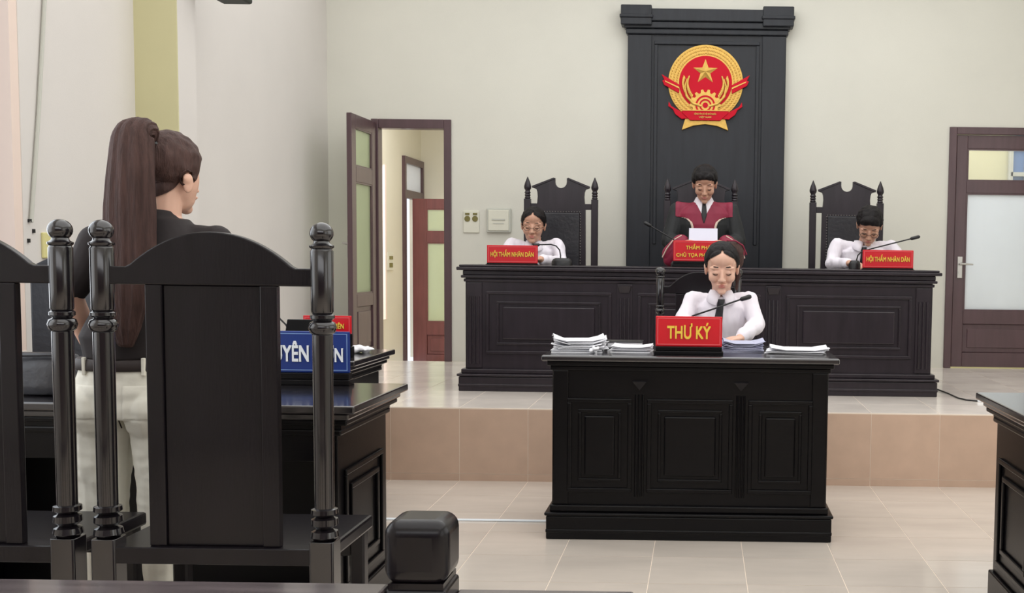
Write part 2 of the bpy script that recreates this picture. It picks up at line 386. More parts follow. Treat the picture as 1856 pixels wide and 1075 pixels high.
# right door, closed
d2 = sempty('door_2', (0,0,0))
fm = MB().box(RD[0],RD[0]+.06,BW-.02,BW+.1,PZ,RD[2]).box(RD[1]-.06,RD[1],BW-.02,BW+.1,PZ,RD[2]).box(RD[0]+.06,RD[1]-.06,BW-.02,BW+.1,RD[2]-.06,RD[2])
ob('door_frame', fm, DOORW, d2, bevel=.005)
lf2 = bpy.data.objects.new('leaf', None); C.objects.link(lf2); lf2.parent = d2; lf2.location = (0,BW+.0,0)
leaf(lf2, RD[0]+.065, RD[1]-.065, PZ+.01, RD[2]-.065, [(PZ+.01,.56),(.80,.91),(1.885,1.985),(2.25,RD[2]-.065)], .045, DOORW, [((.91,1.885),FROST),((1.985,2.25),CLEAR),((.56,.80),None)], st=.09)
handle(lf2, RD[0]+.115, 0, 1.27, .1)
# corridor door: transom in the side wall and a red leaf swung open
d3 = sempty('door_3', (0,0,0))
fm = MB().box(-3.62,-3.56,13.3,13.36,0,2.5).box(-3.62,-3.56,14.14,14.2,0,2.5).box(-3.62,-3.56,13.36,14.14,2.42,2.5).box(-3.62,-3.56,13.36,14.14,2.0,2.1)
ob('door_frame', fm, DOORW, d3); ob('pane', B(-3.6,-3.59,13.36,14.14,2.1,2.42), FROST, d3)
lf3 = bpy.data.objects.new('leaf', None); C.objects.link(lf3); lf3.parent = d3; lf3.location = (-3.53,13.5,0)
leaf(lf3, .0, .78, .0, 2.0, [(0,.1),(.34,.5),(1.47,1.6),(1.88,2.0)], .045, REDWOOD, [((.5,1.47),GFROST),((1.6,1.88),GFROST),((.1,.34),None)], st=.17)

# ------------------------------------------------------------------ wall fittings
t = thing('socket_plate', (-1.915,BW,1.6), 'ivory double wall socket plate with two round olive sockets', 'socket')
ob('plate', B(-.066,.066,-.012,0,-.095,.085), PLAS, t, bevel=.004)
for x in (-.032,.032):
    s_ = ob('socket', MB().lathe([(.024,0),(.024,.004),(.02,.005)], n=20), OLV, t); s_.rotation_euler = (PI/2,0,0); s_.location = (x,-.012,.02)
    ob('switch', B(x-.018,x+.018,-.018,-.012,.052,.068), OLV, t, bevel=.002)
t = thing('breaker_box', (-1.685,BW,1.61), 'square grey electrical panel on the back wall beside the socket plate', 'panel')
ob('case', B(-.10,.10,-.03,0,-.1,.1), GREY, t, bevel=.006); ob('cover', B(-.085,.085,-.038,-.03,-.085,.085), PLAS, t, bevel=.004); ob('switch_row', MB().box(-.055,.055,-.043,-.038,.0,.012).box(-.045,.045,-.041,-.038,-.03,-.024), GREY, t)
t = thing('switch_plate', (XL,5.25,1.335), 'yellowed wall switch plate with a round socket on the left wall', 'switch')
ob('plate', B(0,.014,-.06,.06,-.06,.06), YPL, t, bevel=.004)
s_ = ob('socket', MB().lathe([(.02,0),(.02,.005),(.016,.006)], n=16), OLV, t); s_.rotation_euler = (0,PI/2,0); s_.location = (.014,.01,-.022)
ob('switch', B(.014,.02,.0,.03,.02,.04), OLV, t)
t = thing('cable_conduit', (XL,5.2,1.44), 'thin vertical cable conduit running up the left wall', 'conduit')
ob('conduit_tube', MB().tube([(.012,-.10,0),(.012,-.02,.5),(.012,.075,1.2),(.012,.09,2.5)], .009), GREY, t, sm=40)
ob('clip', B(0,.018,-.108,-.092,.0,.014), BLK, t)
for i,(yy,zz) in enumerate([(5.13,1.40),(5.09,1.355)]): tag(ob('wall_anchor', MB().box(-.001,.008,-.006,.006,-.009,.009), BLK, loc=(XL+.001,yy,zz)), 'tiny dark wall anchor, %s, left of the yellowed switch plate' % ('upper of the two','lower of the two')[i], 'anchor', 'wall anchors')
t = thing('wall_speaker', (-2.87,6.28,2.92), 'dark box speaker bracketed high on the left pilaster', 'speaker')
ob('cabinet', B(.02,.20,-.02,.36,-.145,.2), GSPK, t, bevel=.015); ob('bracket', MB().box(-.0,.02,-.06,.05,-.03,.03), BLK, t); ob('screw', MB().ell((.06,-.03,-.12),(.012,.012,.012)), STEEL, t)
t = thing('corridor_switch_plate', (-3.6,12.75,1.24), 'beige switch plate on the corridor wall seen through the open door', 'switch')
ob('plate', B(0,.015,-.12,.12,-.1,.1), PLAS, t, bevel=.004); ob('switch', MB().box(.015,.022,-.06,-.01,.02,.06).box(.015,.022,.02,.07,.02,.06).box(.015,.02,-.06,.07,-.07,-.02), OLV, t)

# ------------------------------------------------------------------ tall back panel and emblem
t = thing('back_panel', (.02,BW,PZ), 'tall dark wooden panel with moulded cornice behind the judge', 'panel')
pb = MB().box(-.645,.645,-.06,-.003,0,2.72); ob('board', pb, PANELW, t, bevel=.004)
ob('pilaster', B(-.645,-.45,-.075,-.06,0,2.70), PANELW, t, bevel=.006); ob('pilaster', B(.45,.645,-.075,-.06,0,2.70), PANELW, t, bevel=.006)
cz = [(2.70,2.745,.66,.09),(2.745,2.80,.675,.105),(2.80,2.90,.69,.12)]
cm = MB()
for a,b,hw,d in cz: cm.box(-hw,hw,-d,0,a,b)
ob('cornice', cm, PANELW, t, bevel=.008)
ob('cornice_block', MB().box(-.70,-.45,-.135,0,2.765,2.925).box(-.71,-.44,-.145,0,2.82,2.85), PANELW, t, bevel=.008)
ob('cornice_block', MB().box(.45,.70,-.135,0,2.765,2.925).box(.44,.71,-.145,0,2.82,2.85), PANELW, t, bevel=.008)
ob('raised_molding', MB().box(-.43,.43,-.08,-.06,2.62,2.65).box(-.43,-.40,-.075,-.06,1.0,2.62).box(.40,.43,-.075,-.06,1.0,2.62), PANELW, t, bevel=.006)

em = thing('national_emblem', (.012,BW-.062,2.745), 'round gold and red national emblem with star, gear and ribbons', 'emblem')
def K(cx, cy): return ((cx-605)*.001285, (530-cy)*.001285)
def ring(mb, cx, cz_, r0, r1, y0, y1, a0=0, a1=2*PI, n=64):
    v = []; f = []
    full = abs(a1-a0-2*PI) < 1e-6
    for k in range(n+(0 if full else 1)):
        a = a0+(a1-a0)*k/n; c_, s_ = math.cos(a), math.sin(a)
        v += [(cx+r0*c_,y0,cz_+r0*s_),(cx+r1*c_,y0,cz_+r1*s_),(cx+r1*c_,y1,cz_+r1*s_),(cx+r0*c_,y1,cz_+r0*s_)]
    N = len(v)//4
    for k in range(N if full else N-1):
        a, b = 4*k, 4*((k+1)%N)
        for j in range(4): f.append((a+j, b+j, b+(j+1)%4, a+(j+1)%4))
    return mb.add(v, f)
def disc(mb, cx, cz_, r, y0, y1, n=48): return mb.prism([(cx+r*math.cos(2*PI*k/n), cz_+r*math.sin(2*PI*k/n)) for k in range(n)], y0, y1)
ob('gold_ring', disc(MB(), 0,0,.306,-.022,0,64), GOLD, em, bevel=.005)
ob('red_field', disc(MB(), 0,0,.216,-.028,-.02,48), ERED, em)
gr = MB()
for row,(rr_) in enumerate((.236,.262,.288)):
    for k in range(64):
        a = math.radians(-62)+math.radians(304)*k/63
        R_ = Matrix.Rotation(-a+(.5 if a < PI/2 else -.5), 3, 'Y'); gr.ell((rr_*math.cos(a),-.024,rr_*math.sin(a)), (.006,.006,.013), 6, 4, R_)
g_ = ob('rice_grains', gr, GOLD, em); g_['kind'] = 'stuff'
sc_ = K(603,462); n5 = []
for k in range(10):
    r_ = .104 if k%2 == 0 else .042; a = PI/2+k*PI/5; n5.append((sc_[0]+r_*math.cos(a), sc_[1]+r_*math.sin(a)))
sv = [(x,-.028,z) for x,z in n5]+[(sc_[0],-.05,sc_[1])]; ob('star', MB().add(sv, [(i,(i+1)%10,10) for i in range(10)]+[tuple(range(9,-1,-1))]), GOLD, em)
gc = K(605,672); gp = []
for k in range(28):
    a0 = 2*PI*(k)/28; r_ = .128 if k%2 == 0 else .104
    for d in (-.07,.07): gp.append((gc[0]+r_*math.cos(a0+d), gc[1]+r_*math.sin(a0+d)))
ob('gear', MB().prism([p for p in gp if True], -.036, -.026), GOLD, em)
gr_ = MB(); ring(gr_, gc[0],gc[1],.066,.080,-.039,-.030); ring(gr_, gc[0],gc[1],.038,.050,-.039,-.030); disc(gr_, gc[0],gc[1],.022,-.039,-.030,20)
ob('gear_ring', gr_, ERED, em)
for s_ in (-1,1):
    ear = MB()
    for k in range(13):
        u_ = k/12; x = s_*(.165-.06*math.sin(u_*PI)*.2-.085*u_**2*0+.0); 
        a = math.radians(-70+ u_*100); px_ = s_*(.09+.075*math.cos(math.radians(-60+u_*90))); pz_ = -.12+.15*u_
        for dx in (-.018,.018):
            ear.ell((px_+dx,-.034,pz_+abs(dx)*.5), (.008,.007,.019), 6, 4, Matrix.Rotation(s_*.35*(1 if dx > 0 else -1)*s_, 3, 'Y'))
    ob('rice_ear', ear, GOLD, em)
    ob('rice_stem', MB().tube([(s_*.03,-.034,-.19),(s_*.10,-.034,-.17),(s_*.155,-.034,-.11),(s_*.168,-.034,-.03),(s_*.15,-.034,.03)], [.012,.012,.01,.008,.004]), GOLD, em, sm=60)
    q = [K(605+s_*d, y) for d,y in ((165,545),(280,480),(262,515),(275,520),(262,548),(168,598))]
    ob('side_ribbon', MB().prism(q, -.036, -.024), ERED, em, bevel=.003)
    q = [K(605+s_*d, y) for d,y in ((166,560),(258,520),(256,527),(167,570))]
    ob('ribbon_edge', MB().prism(q, -.039, -.03), GOLD, em)
    q = [K(605+s_*d, y) for d,y in ((95,700),(150,715),(215,680),(232,650),(235,680),(205,700),(190,730),(150,760),(95,755))]
    ob('lower_ribbon', MB().prism(q, -.038, -.022), ERED, em, bevel=.003)
q = [K(605+d, y) for d,y in ((-125,750),(-148,828),(-75,800),(0,790),(75,800),(148,828),(125,750))]
ob('tail', MB().prism(q, -.026, -.0), GOLD, em, bevel=.003)
q = [K(605+d, y) for d,y in ((-150,705),(150,705),(145,722),(95,768),(-95,768),(-145,722))]
bn = ob('banner', MB().prism(q, -.044, -.026), ERED, em, bevel=.003)
ob('banner_edge', MB().prism([K(605+d,y) for d,y in ((-150,702),(150,702),(148,708),(-148,708))], -.047,-.04), GOLD, em)
tx = ob('banner_text', text('CỘNG HÒA XÃ HỘI CHỦ NGHĨA', .18, .020, .002), GOLD, em, loc=(0,-.046,K(0,727)[1]))
tx = ob('banner_text', text('VIỆT NAM', .10, .020, .002), GOLD, em, loc=(0,-.046,K(0,748)[1]))

# ------------------------------------------------------------------ furniture
def framed(mb, x0, x1, z0, z1, y, d, w_=.025):        # moulded rectangle frame on a front face (facing -Y)
    mb.box(x0,x1,y-d,y,z0,z0+w_).box(x0,x1,y-d,y,z1-w_,z1).box(x0,x0+w_,y-d,y,z0+w_,z1-w_).box(x1-w_,x1,y-d,y,z0+w_,z1-w_)
# secretary desk
t = thing('secretary_desk', (-.045,5.06,0), 'black carved wooden desk on the lower floor with the secretary behind it', 'desk')
HT = .862
ob('plinth', MB().box(-.665,.665,0,.66,0,.11).box(-.672,.672,-.01,.665,.112,.128).box(-.65,.65,.012,.655,.128,.16).box(-.667,.667,-.004,.66,.03,.05), WOOD2, t, bevel=.006)
ob('front_panel', B(-.64,.64,.03,.06,.15,.80), WOOD2, t, bevel=.003)
ob('side_panel', B(-.64,-.61,.06,.64,.15,.80), WOOD2, t, bevel=.003); ob('side_panel', B(.61,.64,.06,.64,.15,.80), WOOD2, t, bevel=.003)
ob('cornice', MB().box(-.65,.65,.018,.65,.79,.812).box(-.662,.662,.0,.66,.812,.834), WOOD2, t, bevel=.005)
ob('desktop', B(-.685,.685,-.02,.70,.834,HT), WOODT, t, bevel=.008)
for xc,w_ in ((-.42,.30),(0,.40),(.42,.30)):
    mb = MB(); framed(mb, xc-w_/2, xc+w_/2, .22, .66, .032, .014, .02); framed(mb, xc-w_/2+.05, xc+w_/2-.05, .27, .61, .032, .01, .015)
    ob('panel_molding', mb, WOOD2, t, bevel=.004)
    ob('raised_panel', B(xc-w_/2+.08,xc+w_/2-.08,.018,.032,.30,.58), WOOD2, t, bevel=.01)
for xc in (-.235,.235):
    ob('corbel', MB().add([(xc-.035,.03,.745),(xc+.035,.03,.745),(xc-.032,-.005,.742),(xc+.032,-.005,.742),(xc,.026,.70)], [(0,1,3,2),(2,3,4),(0,2,4),(1,4,3),(0,4,1)]), WOOD, t)
    fl = MB()
    for k in (-1,0,1): fl.tube([(xc+k*.016,.03,.2),(xc+k*.016,.03,.68)], .006)
    ob('fluted_column', fl, WOOD2, t, sm=40)
for xc in (-.60,.60):
    ob('corner_pilaster', B(xc-.035,xc+.035,.022,.03,.16,.79), WOOD2, t, bevel=.006)

# judges' bench
t = thing('judges_bench', (-.015,7.17,PZ), 'long dark panelled bench on the raised platform', 'bench')
ob('plinth', MB().box(-1.565,1.565,0,.62,0,.095).box(-1.575,1.575,-.012,.625,.098,.115).box(-1.55,1.55,.012,.61,.115,.145).box(-1.568,1.568,-.006,.62,.03,.05), WOODB, t, bevel=.006)
ob('front_panel', B(-1.525,1.525,.035,.065,.14,.77), WOODB, t, bevel=.003)
for a,b in ((-1.525,-1.495),(1.495,1.525)): ob('side_panel', B(a,b,.065,.6,.14,.77), WOODB, t, bevel=.003)
ob('cornice', MB().box(-1.535,1.535,.024,.605,.715,.735).box(-1.55,1.55,.008,.615,.74,.758).box(-1.54,1.54,.02,.61,.758,.79), WOODB, t, bevel=.005)
ob('benchtop', MB().box(-1.575,1.575,-.015,.63,.79,.812).box(-1.56,1.56,-.005,.62,.812,.826), WOODB, t, bevel=.006)
for x0,x1 in ((-1.39,-.57),(-.40,.40),(.57,1.39)):
    mb = MB(); framed(mb, x0, x1, .245, .655, .036, .014, .02); framed(mb, x0+.07, x1-.07, .305, .59, .036, .012, .015)
    ob('panel_molding', mb, WOODB, t, bevel=.004)
    ob('raised_panel', B(x0+.11,x1-.11,.02,.036,.34,.555), WOODB, t, bevel=.01)
for xc in (-.485,.485):
    ob('corbel', MB().add([(xc-.045,.035,.70),(xc+.045,.035,.70),(xc-.042,-.005,.70),(xc+.042,-.005,.70),(xc-.03,.02,.655),(xc+.03,.02,.655),(xc+.03,.035,.65),(xc-.03,.035,.65)], [(0,1,3,2),(2,3,5,4),(4,5,6,7),(0,2,4,7),(1,6,5,3),(0,7,6,1)]), WOODB, t)
for xc in (-1.465,-.485,.485,1.465):
    ob('pilaster', B(xc-.05,xc+.05,.026,.035,.15,.71), WOODB, t, bevel=.004)
    fl = MB()
    for k in (-1,0,1): fl.tube([(xc+k*.026,.026,.18),(xc+k*.026,.026,.62)], .008)
    ob('fluting', fl, WOODB, t, sm=40)

# side desks
def side_desk(loc, L, D, label, sgn, label_cat='desk'):
    """right-angle desk: its decorated end faces sgn*X at local x=0, body runs to the other side; knee side open to -Y"""
    t = thing('side_desk', loc, label, label_cat)
    def bx(mb,a,b,y0,y1,z0,z1):
        x0,x1 = (-b,-a) if sgn > 0 else (a,b)
        return mb.box(x0,x1,y0,y1,z0,z1)
    ob('plinth', bx(bx(bx(MB(),.06,.16,.04,D-.04,0,.10), L-.16,L-.06,.04,D-.04,0,.10),.16,L-.16,D-.12,D-.04,0,.10), WOOD2, t, bevel=.006)
    e = ob('end_panel', bx(MB(),.075,.12,.055,D-.055,.10,.70), WOOD2, t, bevel=.003)
    mb = MB()
    for (a0,a1,b0,b1) in ((.12,D-.12,.14,.56),(.18,D-.18,.20,.50)):
        for q in ((a0,a1,b0,b0+.02),(a0,a1,b1-.02,b1),(a0,a0+.02,b0+.02,b1-.02),(a1-.02,a1,b0+.02,b1-.02)): bx(mb,.064,.075,*q)
    ob('panel_molding', mb, WOOD2, e, bevel=.003)
    ob('end_panel', bx(MB(),L-.12,L-.075,.055,D-.055,.10,.70), WOOD2, t, bevel=.003)
    ob('modesty_panel', bx(MB(),.12,L-.12,D-.09,D-.06,.10,.70), WOOD2, t, bevel=.003)
    ob('apron', bx(MB(),.12,L-.12,.055,.085,.60,.70), WOOD2, t, bevel=.003)
    ob('cornice', bx(bx(MB(),.06,L-.06,.045,D-.045,.69,.712),.035,L-.035,.03,D-.03,.728,.748), WOOD2, t, bevel=.006)
    ob('cornice_neck', bx(MB(),.06,L-.06,.05,D-.05,.712,.728), WOOD2, t)
    ob('desktop', bx(bx(MB(),.025,L-.025,.02,D-.02,.748,.772),0,L,0,D,.772,.80), WOODT, t, bevel=.006)
    return t
side_desk((-1.165,3.69,0), 1.72, .69, 'black desk behind the foreground chairs carrying the blue sign', 1)
side_desk((-1.66,5.27,0), 1.35, .71, 'farther black desk below the open left door', 1)
side_desk((1.09,3.66,0), 1.6, .68, 'black desk cut off by the right edge of the photo', -1)

# foreground chairs
def court_chair(name, label, W=.577, HT=1.395, D=.40, rail=.53, group='dark wooden court chairs'):
    t = thing(name, (0,0,0), label, 'chair', group)
    k = HT/1.395; hw = W/2; h = .0285 if W > .5 else .022
    for s_ in (-1,1):
        x = s_*hw
        p = ob('post', MB().oct(x,0,0,rail+.02,h+.004,.004).lathe([(h-.003,rail+.10),(h-.002,1.10*k)],(x,0,0),32).lathe([(h-.002,1.155*k),(h+.0,1.16*k),(h+.001,1.318*k),(h-.003,1.325*k)],(x,0,0),32), WOODP, t, sm=40, bevel=.002)
        ob('turned_ring', MB().lathe([(h*.75,1.10*k-.004),(h+.004,1.105*k),(h+.008,1.118*k),(h+.004,1.13*k),(h*.8,1.135*k),(h+.003,1.142*k),(h+.003,1.15*k),(h*.8,1.157*k)], (x,0,0), 20), WOODP, p, sm=50)
        ob('turned_base', MB().lathe([(h*.9,rail+.018),(h+.009,rail+.03),(h+.006,rail+.045),(h*.75,rail+.05),(h+.007,rail+.062),(h+.006,rail+.078),(h*.8,rail+.083),(h+.007,rail+.092),(h+.006,rail+.104),(h*.8,rail+.108)], (x,0,0), 20), WOODP, p, sm=50)
        b = 1.325*k
        ob('ball_finial', MB().lathe([(h*.9,b-.002),(h+.003,b+.003),(h+.003,b+.008),(h*.78,b+.013),(h*.72,b+.02)]+[(max(.001,.0305*math.sin(a)),HT-.03-.0285*math.cos(a)) for a in [PI*(.22+.78*i/10) for i in range(11)]], (x,0,0), 24), WOODP, p, sm=60)
    zr = 1.225*k; zs = 1.272*k; pk = 1.365*k
    pts = [(-hw,zr),(hw,zr),(hw,zs)]
    n = 28; a0 = hw*.73
    pts.append((a0+.012,zs))
    for i in range(n+1):
        x = a0-2*a0*i/n; pts.append((x, zs+.006+(pk-zs-.006)*(1-(abs(x)/a0)**2.1)))
    pts += [(-a0-.012,zs),(-hw,zs)]
    ob('crest_rail', MB().prism(pts,-.014,.014), WOOD, t, bevel=.004)
    sw = hw*.60
    bk = ob('backrest', MB().box(-sw,-sw+.045,-.012,.014,rail,zr).box(sw-.045,sw,-.012,.014,rail,zr).box(-sw+.045,sw-.045,-.004,.010,rail,zr), WOOD, t, bevel=.003)
    ob('seat_rail', B(-hw,hw,-.028,.028,rail-.045,rail), WOOD, t, bevel=.003)
    ob('seat', MB().box(-hw-.01,hw+.01,.028,D,rail-.045,rail-.005), WOOD, t, bevel=.008)
    ob('apron', MB().box(-hw+.02,hw-.02,D-.05,D-.03,rail-.12,rail-.045), WOOD, t)
    for s_ in (-1,1):
        x = s_*hw*.92; ob('front_leg', MB().oct(x,D-.035,0,rail-.045,.022,.006), WOOD, t)
        ob('stretcher', MB().box(x-.012,x+.012,.02,D-.05,.16,.20), WOOD, t)
    ob('back_stretcher', MB().box(-hw+.02,hw-.02,-.012,.012,.16,.20), WOOD, t)
    return t
ch = court_chair('court_chair', 'dark wooden chair with arched back in the foreground, centre-left and fully in frame')
ch.location = (-1.285,2.9,0)
c2 = dup(ch, (-1.97,2.9,0), 'dark wooden chair with arched back cut off by the left photo edge')
c3 = court_chair('court_chair', "narrower dark wooden chair behind the secretary's back", .44, 1.265, .38, .45)
c3.location = (-.015,6.3,0); c3.rotation_euler = (0,0,PI)
# low rounded chair whose top peeps over the left chair
t = thing('office_chair', (-2.7,4.72,0), 'low black chair whose rounded top shows over the left chair rail', 'chair')
ob('backrest', MB().prism([(-.16,.55)]+[(-.16+.32*i/16, 1.24+.055*math.sin(PI*i/16)) for i in range(17)]+[(.16,.55)], -.025,.025), LEATH, t, bevel=.012)
ob('seat', B(-.22,.22,.03,.44,.42,.48), LEATH, t, bevel=.02)
ob('back_support', B(-.03,.03,.02,.05,.38,.7), BLK, t)
ob('column', MB().tube([(0,.22,.06),(0,.22,.42)], .03), STEEL, t)
for i in range(5):
    a = i*2*PI/5; ob('leg', MB().tube([(0,.22,.09),(.24*math.cos(a),.22+.24*math.sin(a),.03)], [.025,.018]).ell((.24*math.cos(a),.22+.24*math.sin(a),.025),(.025,.025,.025)), BLK, t)

# judges' chairs with broken pediment
def judge_chair(label):
    t = thing('judge_chair', (0,0,0), label, 'chair', 'high-backed judges chairs')
    for s_ in (-1,1):
        x = s_*.26
        p = ob('post', MB().oct(x,0,0,1.33,.026,.004), WOODB, t, bevel=.002)
        ob('finial', MB().lathe([(.018,1.33),(.024,1.338),(.018,1.348),(.024,1.358),(.018,1.368),(.025,1.378),(.018,1.388),(.018,1.395),(.027,1.41),(.028,1.425),(.022,1.45),(.012,1.475),(.002,1.50)], (x,0,0), 16), WOODB, p, sm=50)
    half = [(.05+.0,1.42+.0)]
    pts = []
    for i in range(9):
        a = PI*i/8; pts.append((-.045*math.cos(a)*1.0, 1.46-.045*math.sin(a)))           # notch, left to right
    right = [(.045,1.493),(.055,1.49),(.215,1.425),(.218,1.415),(.19,1.405),(.183,1.385),(.18,1.35),(.183,1.31),(.19,1.25),(.195,.48)]
    prof = pts+right+[(-x,z) for x,z in right[::-1]]
    ob('backrest', MB().prism(prof,-.02,.02), WOODB, t, bevel=.003)
    for s_ in (-1,1): ob('pediment_molding', MB().prism([(s_*.05,1.482),(s_*.055,1.495),(s_*.225,1.428),(s_*.22,1.412)],-.028,.0), WOODB, t, bevel=.002)
    ob('cross_rail', B(-.26,-.18,-.014,.014,1.25,1.295), WOODB, t); ob('cross_rail', B(.18,.26,-.014,.014,1.25,1.295), WOODB, t)
    ob('upholstery', B(-.145,.145,-.035,-.02,.55,1.225), LEATH, t, bevel=.012)
    nl = MB()
    for i in range(15): nl.ell((-.147+.294*i/14,-.024,1.232), (.005,.005,.005), 6, 4)
    for i in range(32):
        for x in (-.152,.152): nl.ell((x,-.024,.56+.66*i/31), (.005,.005,.005), 6, 4)
    q = ob('nail_row', nl, NAIL, t); q['kind'] = 'stuff'
    ob('seat', B(-.27,.27,-.48,-.02,.40,.47), LEATH, t, bevel=.02)
    for s_ in (-1,1):
        x = s_*.26; ob('armrest', B(x-.025,x+.025,-.42,0,.66,.695), WOODB, t, bevel=.008)
        ob('leg', MB().oct(x,-.43,0,.66,.022,.004), WOODB, t)
    return t
jc = judge_chair('high-backed dark chair behind the left juror')
jc.location = (-1.095,8.6,PZ)
dup(jc, (1.115,8.6,PZ), 'high-backed dark chair behind the right juror')
dup(jc, (-.012,8.6,PZ), 'high-backed dark chair behind the standing judge')

# ------------------------------------------------------------------ foreground railing
t = thing('foreground_railing', (-.551,2.165,0), 'black wooden railing with a square capped newel post at the bottom edge', 'railing')
ob('newel_post', B(-.058,.062,-.062,.062,0,.66), WOOD, t, bevel=.006)
ob('newel_cap', B(-.062,.066,-.065,.065,.668,.795), WOOD, t, bevel=.03, seg=6, sm=50)
ob('cap_neck', B(-.052,.056,-.056,.056,.655,.672), WOOD, t)
ob('top_rail', B(-1.95,-.058,-.20,-.02,.635,.662), RAILW, t, bevel=.006)
for i in range(4): x = -.45-.42*i; ob('baluster', MB().oct(x,-.1,0,.635,.02,.005), WOOD, t)
ob('lower_rail', B(.062,.42,-.02,.06,.60,.628), RAILW, t, bevel=.004)
ob('baluster', MB().oct(.40,.02,0,.60,.02,.005), WOOD, t)

# ------------------------------------------------------------------ nameplates
def plate(name, label, loc, W, Hh, lines, mp, mt, me_, base=.045, tilt=0, bd=.07, th=.012, group='name signs'):
    t = thing(name, loc, label, 'sign', group)
    p = ob('sign_face', B(-W/2,W/2,-th/2,th/2,base,base+Hh), mp, t, bevel=.003)
    mb = MB(); i0 = .008; i1 = .011
    framed(mb, -W/2+i0, W/2-i0, base+i0, base+Hh-i0, -th/2, .0012, .0035)
    ob('border_line', mb, me_, t)
    ob('sign_base', MB().box(-W/2-.006,W/2+.006,-bd/2,bd/2,0,base*.45).box(-W/2,W/2,-bd/3,bd/3,base*.45,base), WOOD2, t, bevel=.003)
    n = len(lines)
    for s_,ww,hh,zc,*xo in lines:
        ob('lettering', text(s_, ww, hh), mt, t, loc=(xo[0] if xo else 0,-th/2-.002,base+zc))
    return t
plate('name_sign', 'blue sign with white lettering on the near left desk', (-1.587,4.31,.80), .425, .162, [('NGUYÊN',.224,.082,.083,-.058),('ĐƠN',.108,.066,.075,.134)], BLUE, WHT, LBLUE, .047)
plate('name_sign', 'red sign with yellow lettering in front of the secretary', (-.056,5.19,HT), .313, .142, [('THƯ KÝ',.205,.078,.074)], RED, YEL, PINKL, .037)
BT = PZ+.826
plate('name_sign', 'red sign with yellow lettering in front of the left juror', (-1.25,7.30,BT), .335, .118, [('HỘI THẨM NHÂN DÂN',.285,.056,.062)], RED, YEL, PINKL, .012, bd=.05)
plate('name_sign', 'red sign with yellow lettering in front of the right juror', (1.228,7.30,BT), .335, .118, [('HỘI THẨM NHÂN DÂN',.285,.056,.062)], RED, YEL, PINKL, .012, bd=.05)
plate('name_sign', 'red two-line sign in front of the standing judge', (-.012,7.42,BT), .36, .138, [('THẨM PHÁN',.19,.038,.098),('CHỦ TỌA PHIÊN TÒA',.32,.038,.042)], RED, YEL, PINKL, .04)
plate('name_sign', 'small red sign on the farther left desk behind the blue sign', (-1.865,5.5,.80), .24, .09, [('KIỂM SÁT VIÊN',.17,.04,.045)], RED, YEL, PINKL, .115, bd=.05)

# ------------------------------------------------------------------ microphones
def mic(label, loc, pts, tip, base=(.11,.08,.035)):
    t = thing('microphone', loc, label, 'microphone', 'gooseneck microphones')
    bx_, by_, bz_ = base
    ob('base', MB().loft([((0,0,0),bx_/2,by_/2),((0,0,bz_*.55),bx_/2,by_/2),((0,0,bz_*.85),bx_*.42,by_*.42),((0,0,bz_),bx_*.3,by_*.3)], 20), BLK, t, sm=50)
    ob('gooseneck', MB().tube([Vector(p)-Vector(loc) for p in pts], .0045, 8), BLK, t, sm=50)
    a, b = Vector(tip[0])-Vector(loc), Vector(tip[1])-Vector(loc)
    ob('capsule', MB().tube([a, a.lerp(b,.12), a.lerp(b,.85), b], [.006,.011,.012,.006], 12), BLK, t, sm=60)
mic('gooseneck microphone on the secretary desk pointing right', (-.07,5.42,HT), [(-.07,5.42,HT+.03),(-.062,5.42,1.0),(-.042,5.41,1.032),(.06,5.4,1.068),(.2,5.4,1.119)], [(.19,5.4,1.115),(.245,5.4,1.133)])
mic('arched gooseneck microphone in front of the left juror', (-.935,7.40,BT), [(-.945,7.4,BT+.03),(-.945,7.4,1.325),(-.952,7.4,1.36),(-.975,7.4,1.386),(-1.01,7.4,1.396),(-1.09,7.4,1.393)], [(-1.085,7.4,1.393),(-1.13,7.4,1.388)], (.14,.10,.05))
mic('slanting gooseneck microphone beside the standing judge', (-.17,7.52,BT), [(-.17,7.52,BT+.03),(-.178,7.52,1.40),(-.19,7.52,1.44),(-.35,7.52,1.53)], [(-.345,7.52,1.528),(-.395,7.52,1.555)], (.08,.07,.04))
mic('long gooseneck microphone in front of the right juror pointing right', (1.03,7.45,BT), [(1.035,7.45,BT+.03),(1.05,7.45,1.35),(1.075,7.45,1.375),(1.12,7.45,1.39),(1.42,7.45,1.47)], [(1.40,7.45,1.465),(1.465,7.45,1.482)], (.08,.08,.06))
mic('small gooseneck microphone on the farther left desk', (-2.08,5.6,.80), [(-2.08,5.6,.83),(-2.085,5.6,.90),(-2.11,5.6,.95),(-2.15,5.6,.99),(-2.19,5.6,1.01)], [(-2.18,5.6,1.005),(-2.22,5.6,1.02)])

